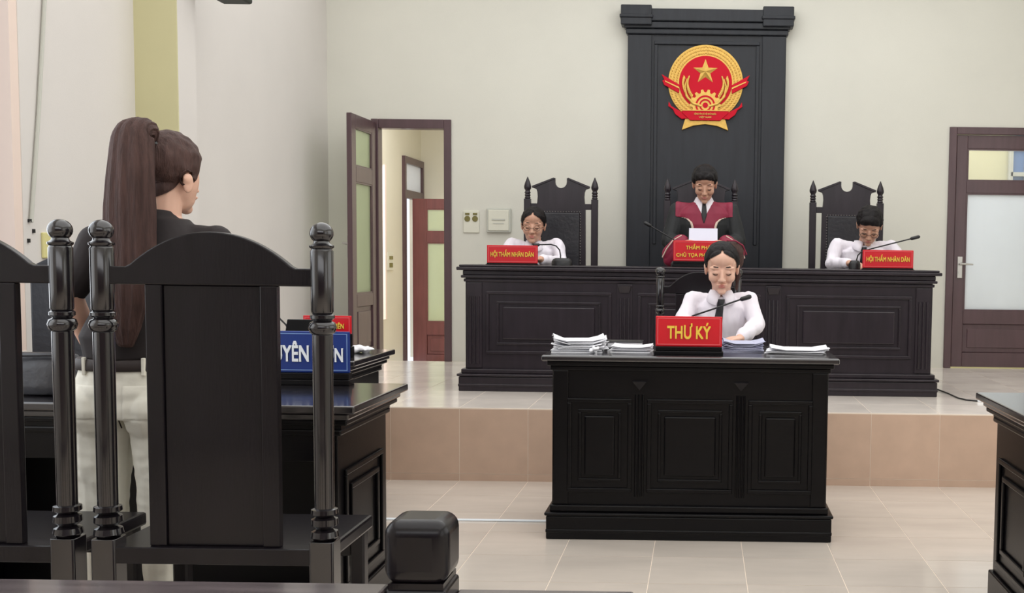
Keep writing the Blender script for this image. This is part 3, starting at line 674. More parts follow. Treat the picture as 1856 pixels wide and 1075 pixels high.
# ------------------------------------------------------------------ papers and small things
def sheets(name, label, loc, W, D, n, rz, m, lift=.02, group='papers on the desks', t0=.0012):
    t = thing(name, loc, label, 'papers', group, rz)
    for i in range(n):
        mb = MB(); nx, ny = 8, 6; a = random.uniform(-.12,.12); dx, dy = random.uniform(-.012,.012), random.uniform(-.012,.012)
        vs_ = []; z = i*t0*2.2+.0004
        for j in range(ny+1):
            for k in range(nx+1):
                u, v = k/nx-.5, j/ny-.5; zz = z+lift*max(0,(abs(u)-.25))*(i/max(1,n-1))*1.2*(1+.4*math.sin(7*v+i))
                x, y = u*W, v*D; vs_.append((x*math.cos(a)-y*math.sin(a)+dx, x*math.sin(a)+y*math.cos(a)+dy, zz))
        N = len(vs_); vs_ += [(x,y,z_+t0) for x,y,z_ in vs_]; f = []
        for j in range(ny):
            for k in range(nx):
                q = j*(nx+1)+k; f.append((q,q+nx+1,q+nx+2,q+1)); f.append((q+N,q+1+N,q+nx+2+N,q+nx+1+N))
        edge = [k for k in range(nx+1)]+[(j+1)*(nx+1)-1 for j in range(1,ny+1)]+[ny*(nx+1)+k for k in range(nx-1,-1,-1)]+[j*(nx+1) for j in range(ny-1,0,-1)]
        for q in range(len(edge)): a_, b_ = edge[q], edge[(q+1)%len(edge)]; f.append((a_,b_,b_+N,a_+N))
        ob('sheet', mb.add(vs_, f), m, t)
    return t
sheets('paper_stack', 'loose curling stack of white papers at the left end of the secretary desk', (-.58,5.30,HT), .24, .2, 9, .1, PAPER, .07, t0=.003)
sheets('paper_stack', 'flat white papers just left of the secretary red sign', (-.33,5.33,HT), .19, .18, 5, -.1, PAPER, .02, t0=.0025)
sheets('paper_stack', 'bluish papers under the secretary hands', (.20,5.46,HT), .20, .22, 8, .05, PAPERB, .05, t0=.0025)
sheets('paper_stack', 'spread white papers at the right end of the secretary desk', (.47,5.38,HT), .28, .22, 5, -.08, PAPER, .03, t0=.002)
t = thing('black_binder', (-.38,5.52,HT), 'black binder with white page edges on the secretary desk papers', 'binder')
ob('cover', MB().box(-.09,.09,-.06,.06,0,.006).box(-.09,.09,-.06,.06,.03,.036).box(-.09,-.084,-.06,.06,.006,.03), BLK, t, bevel=.002); ob('pages', B(-.083,.085,-.055,.055,.006,.03), PAPER, t)
tag(ob('crumpled_paper', (lambda m_: (folds(m_,.012,60), m_)[1])(remesh(MB().ell((0,0,.016),(.022,.018,.015)), .003, 1)), PAPER, sm=30, loc=(-.50,5.18,HT)), 'small crumpled white paper ball near the left desk edge', 'paper')
t = thing('handbag', (-2.33,3.90,.80), 'black leather handbag with stitched flap on the left desk', 'bag')
hb = remesh(MB().loft([((0,0,0.002),.155,.055),((0,0,.03),.16,.06),((-.0,0,.10),.15,.05),((.0,0,.145),.12,.03),((0,0,.15),.09,.02)], 24), .006, 3)
ob('bag_body', hb, LEATH, t, sm=60); ob('bag_strap', MB().tube([(-.14,-.055,.03),(-.135,-.06,.11),(-.08,-.052,.143),(.06,-.05,.146),(.13,-.05,.12),(.15,-.05,.04)], .006), LEATH, t, sm=60)
t = thing('laptop', (-1.905,5.29,.80), 'black angled laptop on the farther left desk', 'laptop')
ob('keyboard_base', B(-.11,.11,0,.165,0,.018), BLK, t, bevel=.003)
ob('screen_lid', MB().add([(-.11,-.01,.018),(.11,-.01,.018),(.11,-.06,.20),(-.06,-.06,.20),(-.11,.0,.018),(.11,.0,.018),(.11,-.05,.20),(-.06,-.05,.20)], [(0,1,2,3),(7,6,5,4),(0,4,5,1),(1,5,6,2),(2,6,7,3),(3,7,4,0)]), BLK, t, bevel=.003)
tag(ob('tissue', (lambda m_: (folds(m_,.02,30), m_)[1])(remesh(MB().ell((0,0,.02),(.06,.05,.018)), .004, 1)), PAPER, sm=40, loc=(-1.76,5.72,.80)), 'crumpled pale tissue on the farther left desk beside the blue sign', 'tissue')
t = thing('power_cord', (1.6,7.65,PZ), 'thin dark power cord with white plug on the platform floor', 'cord')
ob('cord', MB().tube([(-.02,.02,.006),(.03,-.02,.006),(.06,-.3,.006),(.07,-.55,.006),(.10,-.65,.006),(.16,-.69,.006)], .005), BLK, t, sm=50)
ob('plug', MB().box(.16,.25,-.705,-.675,0,.022), WHT, t, bevel=.004)
tag(ob('cable_cover', MB().box(0,.86,-.012,.012,0,.008), WHT, loc=(-1.56,5.40,0), bevel=.003), 'thin white cable strip on the floor left of the secretary desk', 'cable')

# ------------------------------------------------------------------ people
def rot(pitch=0, yaw=0, roll=0):      # head: pitch down, yaw about Z, roll
    return Matrix.Rotation(yaw,4,'Z') @ Matrix.Rotation(roll,4,'Y') @ Matrix.Rotation(pitch,4,'X')
def head(mb, Mh, s=1, female=True, plump=1.0, soft=False):
    S = Mh @ Matrix.Scale(s,4); mb.M = S; e = mb.ell
    e((0,.012,.035),(.076,.094,.084)); e((0,-.015,-.012),(.067*plump,.074,.088)); e((0,-.034,-.066),(.050*plump,.052,.046))
    e((0,-.072,-.097),(.021,.019,.017)); 
    if soft: e((0,-.024,-.012),(.066,.066,.098)); e((0,-.034,-.045),(.055,.052,.06))
    for x in (-1,1):
        if not soft: e((x*.036*plump,-.060,-.028),(.029,.027,.030)); e((x*.031,-.0785,-.001),(.0165,.0125,.0105)); e((x*.036,-.078,.022),(.026,.012,.009))
        e((x*.0115,-.098,-.036),(.0095,.011,.008)); ez = -.024 if soft else 0; e((x*.076,.012,-.008+ez),(.008,.019,.031), R=Matrix.Rotation(x*.25,3,'Z')); e((x*.078,.016,.005+ez),(.010,.019,.018))
        e((x*.012,-.0905,-.0585),(.015,.010,.0058))
    mb.loft([((0,-.083,.012),.008,.010),((0,-.092,-.008),.0095,.012),((0,-.101,-.030),.012,.014),((0,-.099,-.040),.012,.011)],12)
    e((0,-.103,-.033),(.0125,.013,.011)); e((0,-.0875,-.070),(.020,.011,.0068)); e((0,-.055,.055),(.058,.036,.042)) if not soft else None
    mb.M = None
def hand(mb, Mw, curl=.4, side=1, spread=.06):
    mb.M = Mw
    mb.ell((0,.045,0),(.040,.052,.016)); mb.ell((side*-.024,.03,-.006),(.018,.032,.015)); mb.ell((0,.0,0),(.026,.025,.02))
    for x,l,b in ((-.031,.068,.084),(-.0105,.078,.09),(.0105,.072,.088),(.031,.056,.08)):
        p = Vector((x,b-.012,0)); a = 0; d = x*2.2*spread*10*.3; pts = [p]; x_ = x
        for seg in (.45,.32,.23):
            a += curl; p = p+Vector((math.sin(d)*l*seg, math.cos(a)*l*seg, -math.sin(a)*l*seg)); pts.append(p)
        mb.limb(pts, [.0092,.0085,.0078,.0068], 10)
    mb.limb([(side*-.026,.02,-.004),(side*-.050,.05,-.012),(side*-.056,.078,-.02),(side*-.050,.098,-.028)], [.014,.0115,.0095,.008], 10)
    mb.M = None
def torso(mb, pel, chest, neck, sw, pad=0, wst=.135, hip=.165, dep=.11):
    pel, chest, neck = Vector(pel), Vector(chest), Vector(neck)
    L = [(pel+Vector((0,0,-.07)), hip*.9, dep), (pel, hip, dep+.005), (pel.lerp(chest,.45), wst, dep-.01), (chest.lerp(pel,.25), sw*.80, dep+.004), (chest, sw*.88, dep+.006),
         (chest.lerp(neck,.45), sw*.86, dep-.012), (chest.lerp(neck,.72), sw*.62, dep-.03), (neck.lerp(chest,.06), .072, .066)]
    mb.loft([(c, a+pad, b+pad) for c,a,b in L], 28)
def arms(mb, sh, el, wr, r=(.052,.042,.028), pad=0, frm=0):
    mb.limb([sh, Vector(sh).lerp(el,.5), el], [r[0]+pad, (r[0]+r[1])/2+pad*.9, r[1]+pad])
    mb.limb([el, Vector(el).lerp(wr,.35), wr], [r[1]+pad, r[1]*.98+pad*.9, r[2]+pad])
def face_bits(t, Mh, s, glasses=False, female=True, off=None):
    S = Mh @ Matrix.Scale(s,4)
    def mk(name, fn, m): 
        mb = MB(); mb.M = S; fn(mb); return ob(name, mb, m, t, sm=60, off=off)
    for x in (-1,1):
        mk('eyebrow', lambda b: b.tube([(x*.050,-.076,.025),(x*.036,-.0885,.030),(x*.018,-.0925,.0285)], [.0015,.0026,.002]), HAIR)
        mk('eyelash', lambda b: b.tube([(x*.045,-.0805,-.0055),(x*.038,-.0905,-.0088),(x*.030,-.0935,-.0098),(x*.020,-.0905,-.007)], [.0012,.0022,.0022,.0012]), HAIR)
        if glasses:
            mk('glasses_frame', lambda b: b.tube([(x*.034+.021*math.cos(a),-.104,-.006+.017*math.sin(a)) for a in [2*PI*i/20 for i in range(21)]], .0013, 6).tube([(x*.055,-.104,-.004),(x*.074,-.06,0),(x*.08,.01,.002)], .0013, 6).tube([(0,-.108,-.004),(x*.014,-.105,-.004)], .0013, 6), BLK)
    mk('lips', lambda b: b.ell((0,-.0945,-.0595),(.021,.0065,.0042)).ell((0,-.0925,-.0685),(.018,.0075,.0055)), LIP)
def hair_cap(me, Mh, s, hz, off=.014, top=None, part=0, fz=.004, earz=.02):
    S = (Mh @ Matrix.Scale(s,4)).inverted(); A = np.array(S)
    ys = [q[0] for q in hz]; zs = [q[1] for q in hz]
    def g(c):
        l = c @ A[:3,:3].T+A[:3,3]; v = l[:,2]-np.interp(l[:,1], ys, zs)
        if top is not None: v = np.where(l[:,1] < 0, v+top*np.abs(l[:,0])*np.clip((-l[:,1]-.035)/.03,0,1)-part*np.clip(.006-np.abs(l[:,0]),0,1)*6, v)
        v = np.where((np.abs(l[:,0]) > .080) & (l[:,2] < earz), -1, v)
        return np.where(l[:,2] > -.14, v, -1)
    m = shell(me, g, off, .03, .003); folds(m, fz, 40); return m
MALE = [(-.12,.068),(-.075,.066),(-.045,.05),(-.03,.012),(-.01,.006),(.01,.022),(.03,.0),(.045,-.035),(.08,-.065),(.12,-.07)]
def tie_and_collar(t, mesh, cx, top, zlen, off, w_=.022, col=SHIRT, ny=-1):
    """tie: shell of the shirt front; collar: two flaps"""
    def g(c):
        u = (top-c[:,2])/zlen; wd = .015+w_*np.clip(u,0,.5)
        return np.where((c[:,1] < off[1]) & (u > -.02) & (u < 1), wd-np.abs(c[:,0]-cx(c[:,2])), -1)
    m = shell(mesh, g, .006, .006, .004); return m

def spread_collar(t, nb, r=.062, off=None, drop=.055, m=SHIRT, tilt=0):
    nb = Vector(nb); mb = MB(); n = 24
    for s_ in (-1,1):
        vs_ = []
        for i in range(n//2+1):
            a = -PI/2+s_*PI*i/(n//2)*.97
            up = nb+Vector((r*.92*math.cos(a), r*.95*math.sin(a)+.004, .012+.012*math.sin(a)*-0))
            q = max(0,1-i/5); lo = nb+Vector(((r+.020+.010*q)*math.cos(a)+s_*.030*q, (r+.02)*math.sin(a)-.014*q, -.022-drop*.62*q**.8))
            vs_ += [tuple(up+Vector((0,0,.014 if i > 2 else .006*i))), tuple(lo)]
        f = [(2*i,2*i+1,2*i+3,2*i+2) for i in range(n//2)]
        mb.add(vs_, f)
    o = ob('collar', mb, m, t, sm=60, off=off); sd = o.modifiers.new('s','SOLIDIFY'); sd.thickness = .003; return o

# --- secretary, seated behind the lower desk
def seated(label, base, X, Y, hz, crown, hw, pitch, yaw, roll, sk, female, hs, elbows, wrists, hdir, neckz, shz, glasses=False, vox=.0045, lean=.0, seat=.45, name='person', hc=None):
    t = thing(name, (X,Y,base), label, 'person')
    off = (X,Y,base); S_ = Vector
    hipp = S_((X,Y+.10,base+seat+.10)); neck = S_((X,Y-.02-lean,neckz)); chest = S_((X,Y+.03-lean*.6,shz-.14))
    Hc = hc if hc is not None else S_((X,Y-.06-lean,crown-.125)); Mh = Matrix.Translation(Hc) @ rot(pitch,yaw,roll)
    b = MB(); head(b, Mh, hs, female)
    b.limb([neck+S_((0,.02,-.03)), Mh @ S_((0,.02,-.05))], [.052,.050])
    torso(b, hipp, chest, neck, hw, -.02)
    c = MB(); torso(c, hipp, chest, neck, hw, 0)
    shs = [S_((X-hw+.028,Y+.0-lean,shz-.05)), S_((X+hw-.028,Y+.0-lean,shz-.05))]
    for i in (0,1):
        sh, el, wr = shs[i], S_(elbows[i]), S_(wrists[i])
        b.limb([neck+S_((0,0,-.055)), sh], [.02,.024]); arms(b, sh, el, wr, (.028,.027,.024))
        c.limb([neck+S_((0,.01,-.040)), neck.lerp(sh,.55)+S_((0,.01,-.012)), sh], [.042,.042,.044]); arms(c, sh, el, wr-(wr-el)*.10, (.046,.042,.033), .003)
        d = S_(hdir[i]).normalized(); zz = S_((0,0,1)); xx = d.cross(zz).normalized(); zz = xx.cross(d)
        Mw = Matrix.Translation(wr) @ Matrix((xx,d,zz)).transposed().to_4x4()
        hand(b, Mw, .35, -1 if i == 1 else 1)
        kn = S_((X+(-.11 if i == 0 else .11), Y-.30, base+seat+.04)); an = S_((kn.x,Y-.28,base+.09)); hp = hipp+S_((-.09 if i == 0 else .09,0,-.06))
        b.limb([hp,kn,an,an+S_((0,-.10,-.05))], [.06,.05,.035,.03])
    me = remesh(b, vox, 2); bo = ob('body', me, sk, t, sm=180, off=off)
    sh_ = remesh(c, .006, 4); folds(sh_, .010, 11, (1.3,1,.8)); folds(sh_, .004, 30, (1.5,1,.5))
    g = MB(); g.loft([(hipp+S_((0,.0,-.16)), .17,.12),(hipp+S_((0,0,0)), .175,.125)], 20)
    for i in (-1,1):
        kn = S_((X+i*.11, Y-.30, base+seat+.04)); hp = hipp+S_((i*.09,0,-.06)); g.limb([hp,kn,S_((kn.x,Y-.28,base+.10))], [.085,.068,.055])
    ob('trousers', remesh(g,.01,3), TROU, t, sm=180, off=off)
    for i in (-1,1): ob('shoe', MB().ell((X+i*.11,Y-.33,base+.04),(.045,.12,.04)), BLK, t, sm=180, off=off)
    return t, off, me, sh_, Mh, neck, chest
def finish_shirt(t, off, sh_, neck, X, Y, zl=.36, sway=0):
    m = tie_and_collar(t, sh_, lambda z: X+sway*(neck.z-z), neck.z-.022, zl, (0,Y-.02))
    ob('shirt', sh_, SHIRT, t, sm=180, off=off); ob('tie', m, TIE, t, sm=180, off=off)
    ob('tie_knot', MB().loft([((X,neck.y-.075,neck.z-.018),.019,.012),((X,neck.y-.082,neck.z-.035),.015,.012),((X,neck.y-.084,neck.z-.05),.009,.009)],12), TIE, t, sm=60, off=off)
    spread_collar(t, (X,neck.y-.0,neck.z+.004), .062, off)

X, Y = .108, 6.02
t, off, me, sh_, Mh, neck, chest = seated('seated woman with parted dark hair, white shirt and black tie behind the red secretary sign', 0, X, Y, 0, 1.402, .182, .26, 0, 0, SKIN, True, 1.10,
    [(-.095,5.93,.975),(.303,5.93,.965)], [(-.02,5.66,.905),(.205,5.70,.905)], [(.5,-.8,-.08),(-.75,-.6,-.08)], 1.115, 1.14, hc=Vector((X,Y-.09,1.264)))
finish_shirt(t, off, sh_, neck, X, Y, .34, -.12)
HZW = [(-.12,.082),(-.085,.078),(-.06,.062),(-.04,.028),(-.02,.0),(.0,-.006),(.02,-.01),(.05,-.06),(.12,-.07)]
hm = hair_cap(me, Mh, 1.10, [(-.12,.105),(-.085,.10),(-.06,.092),(-.04,.06),(-.02,.02),(.0,-.0),(.02,-.02),(.05,-.06),(.12,-.07)], .010, .55, 1, .003); ob('hair', hm, HAIR, t, sm=180, off=off)
face_bits(t, Mh, 1.10, off=off)
hb = MB(); hb.M = Mh @ Matrix.Scale(1.1,4)
hb.ell((.052,.065,.07),(.055,.05,.055)); hb.ell((.06,.075,.03),(.05,.045,.06)); hb.limb([(.072,.05,.03),(.080,.045,-.05),(.076,.04,-.12)], [.020,.014,.006])
hm = remesh(hb, .005, 3); folds(hm, .006, 30); ob('hair_bun', hm, BRHAIR, t, sm=180, off=off)
hb = MB(); hb.M = Mh @ Matrix.Scale(1.1,4); hb.tube([(.022,.035,.130),(.065,.04,.128),(.102,.06,.10),(.122,.08,.05)], .004); ob('hairband', hb, CRIM, t, sm=60, off=off)

# --- left juror, seated
X, Y = -1.232, 8.15
t, off, me, sh_, Mh, neck, chest = seated('seated bespectacled person in white shirt and black tie behind the left bench sign', PZ, X, Y, 0, 1.668, .195, .16, .06, .04, SKIN2, True, 1.06,
    [(-1.45,8.05,1.27),(-1.02,8.05,1.27)], [(-1.38,7.72,1.295),(-1.13,7.74,1.295)], [(.5,-.8,0),(-.6,-.7,0)], 1.40, 1.455, vox=.005, seat=.45, hc=Vector((X,Y-.06,1.54)))
finish_shirt(t, off, sh_, neck, X, Y, .2)
hm = hair_cap(me, Mh, 1.06, [(-.12,.095),(-.085,.09),(-.06,.075),(-.04,.04),(-.02,.012),(.0,-.004),(.02,-.03),(.05,-.075),(.12,-.085)], .010, .5, 1, .003); ob('hair', hm, HAIR, t, sm=180, off=off)
face_bits(t, Mh, 1.06, True, off=off)

# --- right juror, seated and bowed
X, Y = 1.18, 8.1
t, off, me, sh_, Mh, neck, chest = seated('seated short-haired man bowing his head, white shirt, behind the right bench sign', PZ, X, Y, 0, 1.73, .225, .62, -.12, .05, SKIN2, False, 1.08,
    [(.935,8.0,1.29),(1.45,8.0,1.28)], [(1.03,7.72,1.295),(1.33,7.74,1.295)], [(.55,-.8,0),(-.6,-.7,0)], 1.43, 1.475, vox=.005, lean=.03, hc=Vector((X+.02,Y-.14,1.565)))
finish_shirt(t, off, sh_, neck, X-.012, Y, .2)
hm = hair_cap(me, Mh, 1.08, MALE, .014, .25, 0, .006); ob('hair', hm, HAIR, t, sm=180, off=off)
face_bits(t, Mh, 1.08, True, female=False, off=off)

# --- judge, standing and reading
X, Y = .012, 8.12
t = thing('person', (X,Y,PZ), 'standing judge in a black robe with crimson yoke reading from white paper', 'person'); off = (X,Y,PZ)
V = Vector; neck = V((X,Y,1.735)); chest = V((X,Y+.01,1.56)); pel = V((X,Y+.02,1.30)); Hc = V((X+.002,Y-.075,1.852)); Mh = Matrix.Translation(Hc) @ rot(.42,0,0)
b = MB(); head(b, Mh, 1.06, False); b.limb([neck+V((0,.02,-.03)), Mh @ V((0,.02,-.05))], [.055,.052]); torso(b, pel, chest, neck, .22, -.012)
els = [V((X-.245,Y-.05,1.44)), V((X+.245,Y-.05,1.44))]; wrs = [V((X-.125,Y-.34,1.42)), V((X+.125,Y-.34,1.42))]
c = MB(); torso(c, pel, chest, neck, .235, .004, wst=.19, hip=.22, dep=.125)
c.loft([(pel+V((0,0,-.8)),.28,.20),(pel+V((0,0,-.4)),.25,.17),(pel+V((0,0,.05)),.215,.14)], 28)
for i,s_ in enumerate((-1,1)):
    sh = V((X+s_*.195,Y,1.665)); b.limb([neck+V((0,0,-.04)), sh],[.03,.04]); arms(b, sh, els[i], wrs[i], (.045,.038,.026))
    c.limb([neck+V((0,.01,-.05)), sh+V((0,0,-.005))],[.038,.056]); c.limb([sh, els[i]],[.06,.065])
    c.limb([els[i], wrs[i]+V((s_*.02,.05,-.02))],[.062,.06]); c.limb([wrs[i]+V((s_*.04,.07,-.02)), wrs[i]+V((s_*.075,.06,-.12))],[.055,.045])
    d = V((-s_*.35,-.85,.15)).normalized(); xx = d.cross(V((0,0,1))).normalized(); zz = xx.cross(d)
    hand(b, Matrix.Translation(wrs[i]) @ Matrix((xx,d,zz)).transposed().to_4x4(), .3, -s_)
    b.limb([pel+V((s_*.09,0,-.05)), V((X+s_*.10,Y,.90)), V((X+s_*.10,Y+.01,PZ+.08)), V((X+s_*.10,Y-.1,PZ+.035))],[.09,.06,.04,.035])
me = remesh(b, .005, 2); ob('body', me, SKIN2, t, sm=180, off=off)
rm = remesh(c, .006, 4); folds(rm, .008, 9, (2,2,.5))
ob('trousers', remesh(MB().limb([pel+V((-.09,0,-.3)),V((X-.10,Y,PZ+.1))],[.08,.06]).limb([pel+V((.09,0,-.3)),V((X+.10,Y,PZ+.1))],[.08,.06]), .01, 2), TROU, t, sm=180, off=off)
for i in (-1,1): ob('shoe', MB().ell((X+i*.10,Y-.05,PZ+.045),(.05,.135,.045)), BLK, t, sm=180, off=off)
nz = neck.z
def yoke_half(z):                                   # half-width of crimson area at height z
    return np.interp(z, [1.40,1.545,1.575,1.60,1.612,1.625,1.85], [.080,.082,.092,.118,.155,.30,.30])
def gy(c):
    ax = np.abs(c[:,0]-X); return np.where((c[:,1] < Y+.05) & (c[:,2] > 1.38) & (ax < 1), np.minimum(yoke_half(c[:,2])-ax, .207-ax), -1)
def gt(c):
    ax = np.abs(c[:,0]-X); dlt = yoke_half(c[:,2])-ax; return np.where((c[:,1] < Y+.02) & (c[:,2] > 1.38), np.minimum(np.minimum(.008-np.abs(dlt), 1.618-c[:,2]), .2-ax), -1)
def gv(c):
    ax = np.abs(c[:,0]-X); return np.where(c[:,1] < Y+.0, np.minimum((c[:,2]-(nz-.135))*.52-ax, nz+.05-c[:,2]), -1)
def gtie(c):
    ax = np.abs(c[:,0]-X); u = nz-.01-c[:,2]; return np.where((c[:,1] < Y-.02) & (u > 0) & (u < .16), .012+.09*np.clip(u,0,.08)-np.clip(u-.10,0,1)*.28-ax, -1)
ob('robe', rm, ROBE, t, sm=180, off=off)
ob('robe_yoke', shell(rm, gy, .004, .004, .002), CRIM, t, sm=180, off=off)
ob('robe_trim', shell(rm, gt, .004, .004, .005), TRIMW, t, sm=180, off=off)
ob('shirt_front', shell(rm, gv, .004, .004, .005), SHIRT, t, sm=180, off=off)
ob('tie', shell(rm, gtie, .006, .004, .008), TIE, t, sm=180, off=off)
spread_collar(t, (X,neck.y,nz+.0), .062, off, .05)
for s_ in (-1,1):
    i = 0 if s_ < 0 else 1; a = wrs[i]+V((s_*.055,.03,-.0)); 
    cf = remesh(MB().limb([wrs[i]+V((s_*.035,.02,-.0)), wrs[i]+V((s_*.105,.06,-.075))],[.064,.066]).limb([wrs[i]+V((s_*.06,.02,-.06)), wrs[i]+V((s_*.115,.05,-.12))],[.05,.045]), .006, 3)
    ob('cuff', cf, CRIM, t, sm=180, off=off)
    mb = MB().tube([wrs[i]+V((s_*q[0],-.04+q[2],q[1])) for q in ((.03,.055,.02),(.09,.02,.02),(.135,-.04,.03),(.165,-.10,.05))], .0045); ob('cuff_trim', mb, TRIMW, t, sm=60, off=off)
hm = hair_cap(me, Mh, 1.06, MALE, .014, .25, 0, .006); ob('hair', hm, HAIR, t, sm=180, off=off)
face_bits(t, Mh, 1.06, female=False, off=off)
pp = MB().box(-.10,.10,-.001,.001,-.14,.012)
p_ = tag(ob('reading_paper', MB().box(-.10,.10,0,.002,0,.20), PAPERW, loc=(.008,7.68,1.37), bevel=0), 'white sheets held up by the standing judge', 'papers')
p_.rotation_euler = (math.radians(-38),0,0)

# --- standing woman seen from behind
V = Vector; X, Y = -1.70, 3.42
t = thing('person', (X,Y,0), 'woman with a long brown ponytail standing with her back turned, black top and cream jeans', 'person'); off = (X,Y,0)
neck = V((-1.665,Y,1.425)); chest = V((-1.69,Y,1.25)); pel = V((-1.775,Y,.90)); Hc = V((-1.652,Y+.03,1.553)); Mh = Matrix.Translation(Hc) @ rot(.10, math.radians(164), 0)
b = MB(); head(b, Mh, 1.02, True, soft=True); b.limb([neck+V((0,0,-.05)), Mh @ V((0,.02,-.05))],[.052,.05])
torso(b, pel, chest, neck, .19, -.012, wst=.12)
c = MB(); torso(c, pel+V((0,0,.15)), chest, neck, .195, .006, wst=.135, hip=.142); c.loft([(neck+V((-.012,-.005,-.05)),.085,.075),(neck+V((-.014,-.006,-.01)),.066,.064),(neck+V((-.016,-.006,.012)),.060,.058)],24)
els = [V((-1.95,Y-.01,1.17)), V((-1.475,Y-.0,1.10))]; wrs = [V((-1.935,Y+.07,1.005)), V((-1.50,Y+.20,.95))]
for i,s_ in enumerate((-1,1)):
    sh = neck+V((-.205,0,-.085) if s_ < 0 else (.165,0,-.075)); b.limb([neck+V((0,0,-.05)), sh],[.025,.03]); arms(b, sh, els[i], wrs[i], (.042,.036,.024))
    c.limb([neck+V((0,0,-.055)), sh],[.035,.048]); c.limb([sh, sh.lerp(els[i],.5), els[i]+V((0,0,.02))],[.052,.048,.046])
    d = (wrs[i]-els[i]).normalized(); d = (d+V((0,.3,.1))).normalized(); xx = d.cross(V((s_*.8,0,.6))).normalized(); zz = xx.cross(d)
    hand(b, Matrix.Translation(wrs[i]) @ Matrix((xx,d,zz)).transposed().to_4x4(), .45, s_)
    lx = -.085*(-s_); b.limb([pel+V((s_*.085,0,-.03)), V((pel.x-.0+s_*.085,Y-.0,.50)), V((pel.x+s_*.085,Y+.02,.09)), V((pel.x+s_*.09,Y+.12,.035))],[.075,.055,.035,.03])
me = remesh(b, .0045, 2); ob('body', me, SKIN, t, sm=180, off=off)
tm = remesh(c, .006, 4); folds(tm, .012, 9, (1,1,.7)); ob('blouse', tm, TOP, t, sm=180, off=off)
g = MB(); g.loft([(pel+V((0,0,.075)),.146,.105),(pel+V((0,0,-.02)),.17,.122),(pel+V((0,0,-.10)),.178,.12)], 28)
for s_ in (-1,1):
    g.ell(pel+V((s_*.082,-.035,-.075)),(.085,.085,.105)); g.limb([pel+V((s_*.09,0,-.08)), V((pel.x+s_*.092,Y,.62)), V((pel.x+s_*.090,Y,.48)), V((pel.x+s_*.088,Y+.015,.10))],[.092,.080,.068,.056])
jm = remesh(g, .005, 3); folds(jm, .005, 12, (1,1,.8)); folds(jm, .003, 30, (.7,.7,1.2)); ob('jeans', jm, JEANS, t, sm=180, off=off)
gb = lambda c: np.where(c[:,2] < 2, .020-np.abs(c[:,2]-.968), -1)
ob('belt', MB().loft([(pel+V((0,0,.048)),.158,.115),(pel+V((0,0,.052)),.163,.119),(pel+V((0,0,.080)),.158,.116),(pel+V((0,0,.084)),.153,.112)], 36), BELT, t, sm=60, off=off)
for x in (-.09,0,.09):
    yb = -.119*math.sqrt(max(0,1-(x/.163)**2)); ob('belt_loop', MB().box(pel.x+x-.005,pel.x+x+.005,Y+yb-.004,Y+yb+.008,pel.z+.036,pel.z+.09), JEANS, t, off=off, bevel=.002)
gs = lambda c: np.where((c[:,1] < Y-.03) & (c[:,2] > .70) & (c[:,2] < .93), .0025-np.abs(c[:,0]-pel.x), -1)
ob('back_seam', MB().tube([(pel.x,Y-.124,.93),(pel.x,Y-.122,.88),(pel.x,Y-.092,.82),(pel.x,Y-.06,.77)], .002), BELT, t, off=off)
for s_ in (-1,1):
    pq = lambda c, s_=s_: np.where(c[:,1] < Y-.03, np.minimum(.048-np.abs(c[:,0]-pel.x-s_*.082), .05-np.abs(c[:,2]-.855)), -1)
    ob('back_pocket', shell(jm, pq, .002, .003, .0015), JEANS, t, sm=180, off=off)
    ob('shoe', MB().ell((pel.x+s_*.09,Y+.06,.04),(.042,.12,.04)), WHT, t, sm=180, off=off)
HZP = [(-.12,.07),(-.085,.065),(-.06,.045),(-.045,.01),(-.025,-.018),(-.008,-.03),(.002,-.02),(.018,-.02),(.03,-.045),(.05,-.065),(.08,-.095),(.12,-.10)]
hm = hair_cap(me, Mh, 1.02, HZP, .009, .05, earz=-.004); ob('hair', hm, BRHAIR, t, sm=180, off=off)
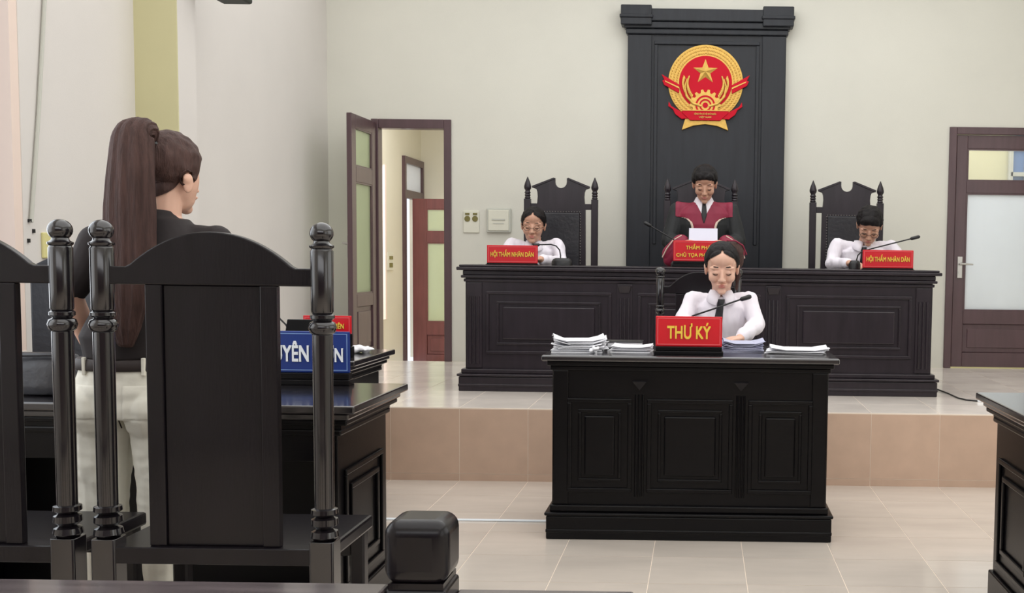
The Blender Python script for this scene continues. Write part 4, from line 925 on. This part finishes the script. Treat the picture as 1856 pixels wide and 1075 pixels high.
# ponytail: ridged loft
rt = Mh @ V((0,.105,.075)); 
path = [rt+V((.03,.04,-.01)), rt, rt+V((.005,-.025,.035)), V((-1.69,3.305,1.655)), V((-1.69,3.285,1.56)), V((-1.695,3.28,1.44)), V((-1.695,3.275,1.32)), V((-1.705,3.275,1.20)), V((-1.715,3.28,1.09)), V((-1.72,3.29,1.02))]
wd = [(.022,.02),(.03,.026),(.044,.034),(.058,.04),(.066,.038),(.074,.034),(.076,.028),(.066,.024),(.045,.018),(.015,.008)]
pts2 = []; 
for i in range(len(path)-1):
    for k in range(6):
        u = k/6; p0 = path[max(i-1,0)]; p1 = path[i]; p2 = path[i+1]; p3 = path[min(i+2,len(path)-1)]
        q = .5*((2*p1)+(-p0+p2)*u+(2*p0-5*p1+4*p2-p3)*u*u+(-p0+3*p1-3*p2+p3)*u**3)
        pts2.append((q, wd[i][0]*(1-u)+wd[i+1][0]*u, wd[i][1]*(1-u)+wd[i+1][1]*u))
n = 72; vs_ = []; f = []
for i,(q,a,b_) in enumerate(pts2):
    tn = (pts2[min(i+1,len(pts2)-1)][0]-pts2[max(i-1,0)][0]).normalized(); ux = V((1,0,0)); ux = (ux-tn*ux.dot(tn)).normalized(); uy = tn.cross(ux)
    for k in range(n):
        an = 2*PI*k/n; m_ = 1+.05*math.sin(11*an+i*.06)+.035*math.sin(23*an+1+i*.03)+.03*noise.noise(V((math.cos(an)*3,math.sin(an)*3,i*.15)))
        vs_.append(tuple(q+ux*a*m_*math.cos(an)+uy*b_*m_*math.sin(an)))
for i in range(len(pts2)-1):
    for k in range(n): f.append((i*n+k, i*n+(k+1)%n, (i+1)*n+(k+1)%n, (i+1)*n+k))
f.append(tuple(range(n-1,-1,-1))); f.append(tuple((len(pts2)-1)*n+k for k in range(n)))
ob('ponytail', MB().add(vs_, f), BRHAIR, t, sm=180, off=off)
ob('hair_tie', MB().loft([(rt+V((.012,.012,-.004)),.03,.03),(rt+V((.0,.0,.006)),.031,.031)],16), BLK, t, sm=60, off=off)
ph_ = ob('phone', B(-.009,.009,-.035,.035,-.06,.06), BLK, loc=(-1.935,3.565,.965), bevel=.004)
tag(ph_, 'small black phone in the lowered left hand of the standing woman', 'phone'); ph_.rotation_euler = (.9,0,.2)
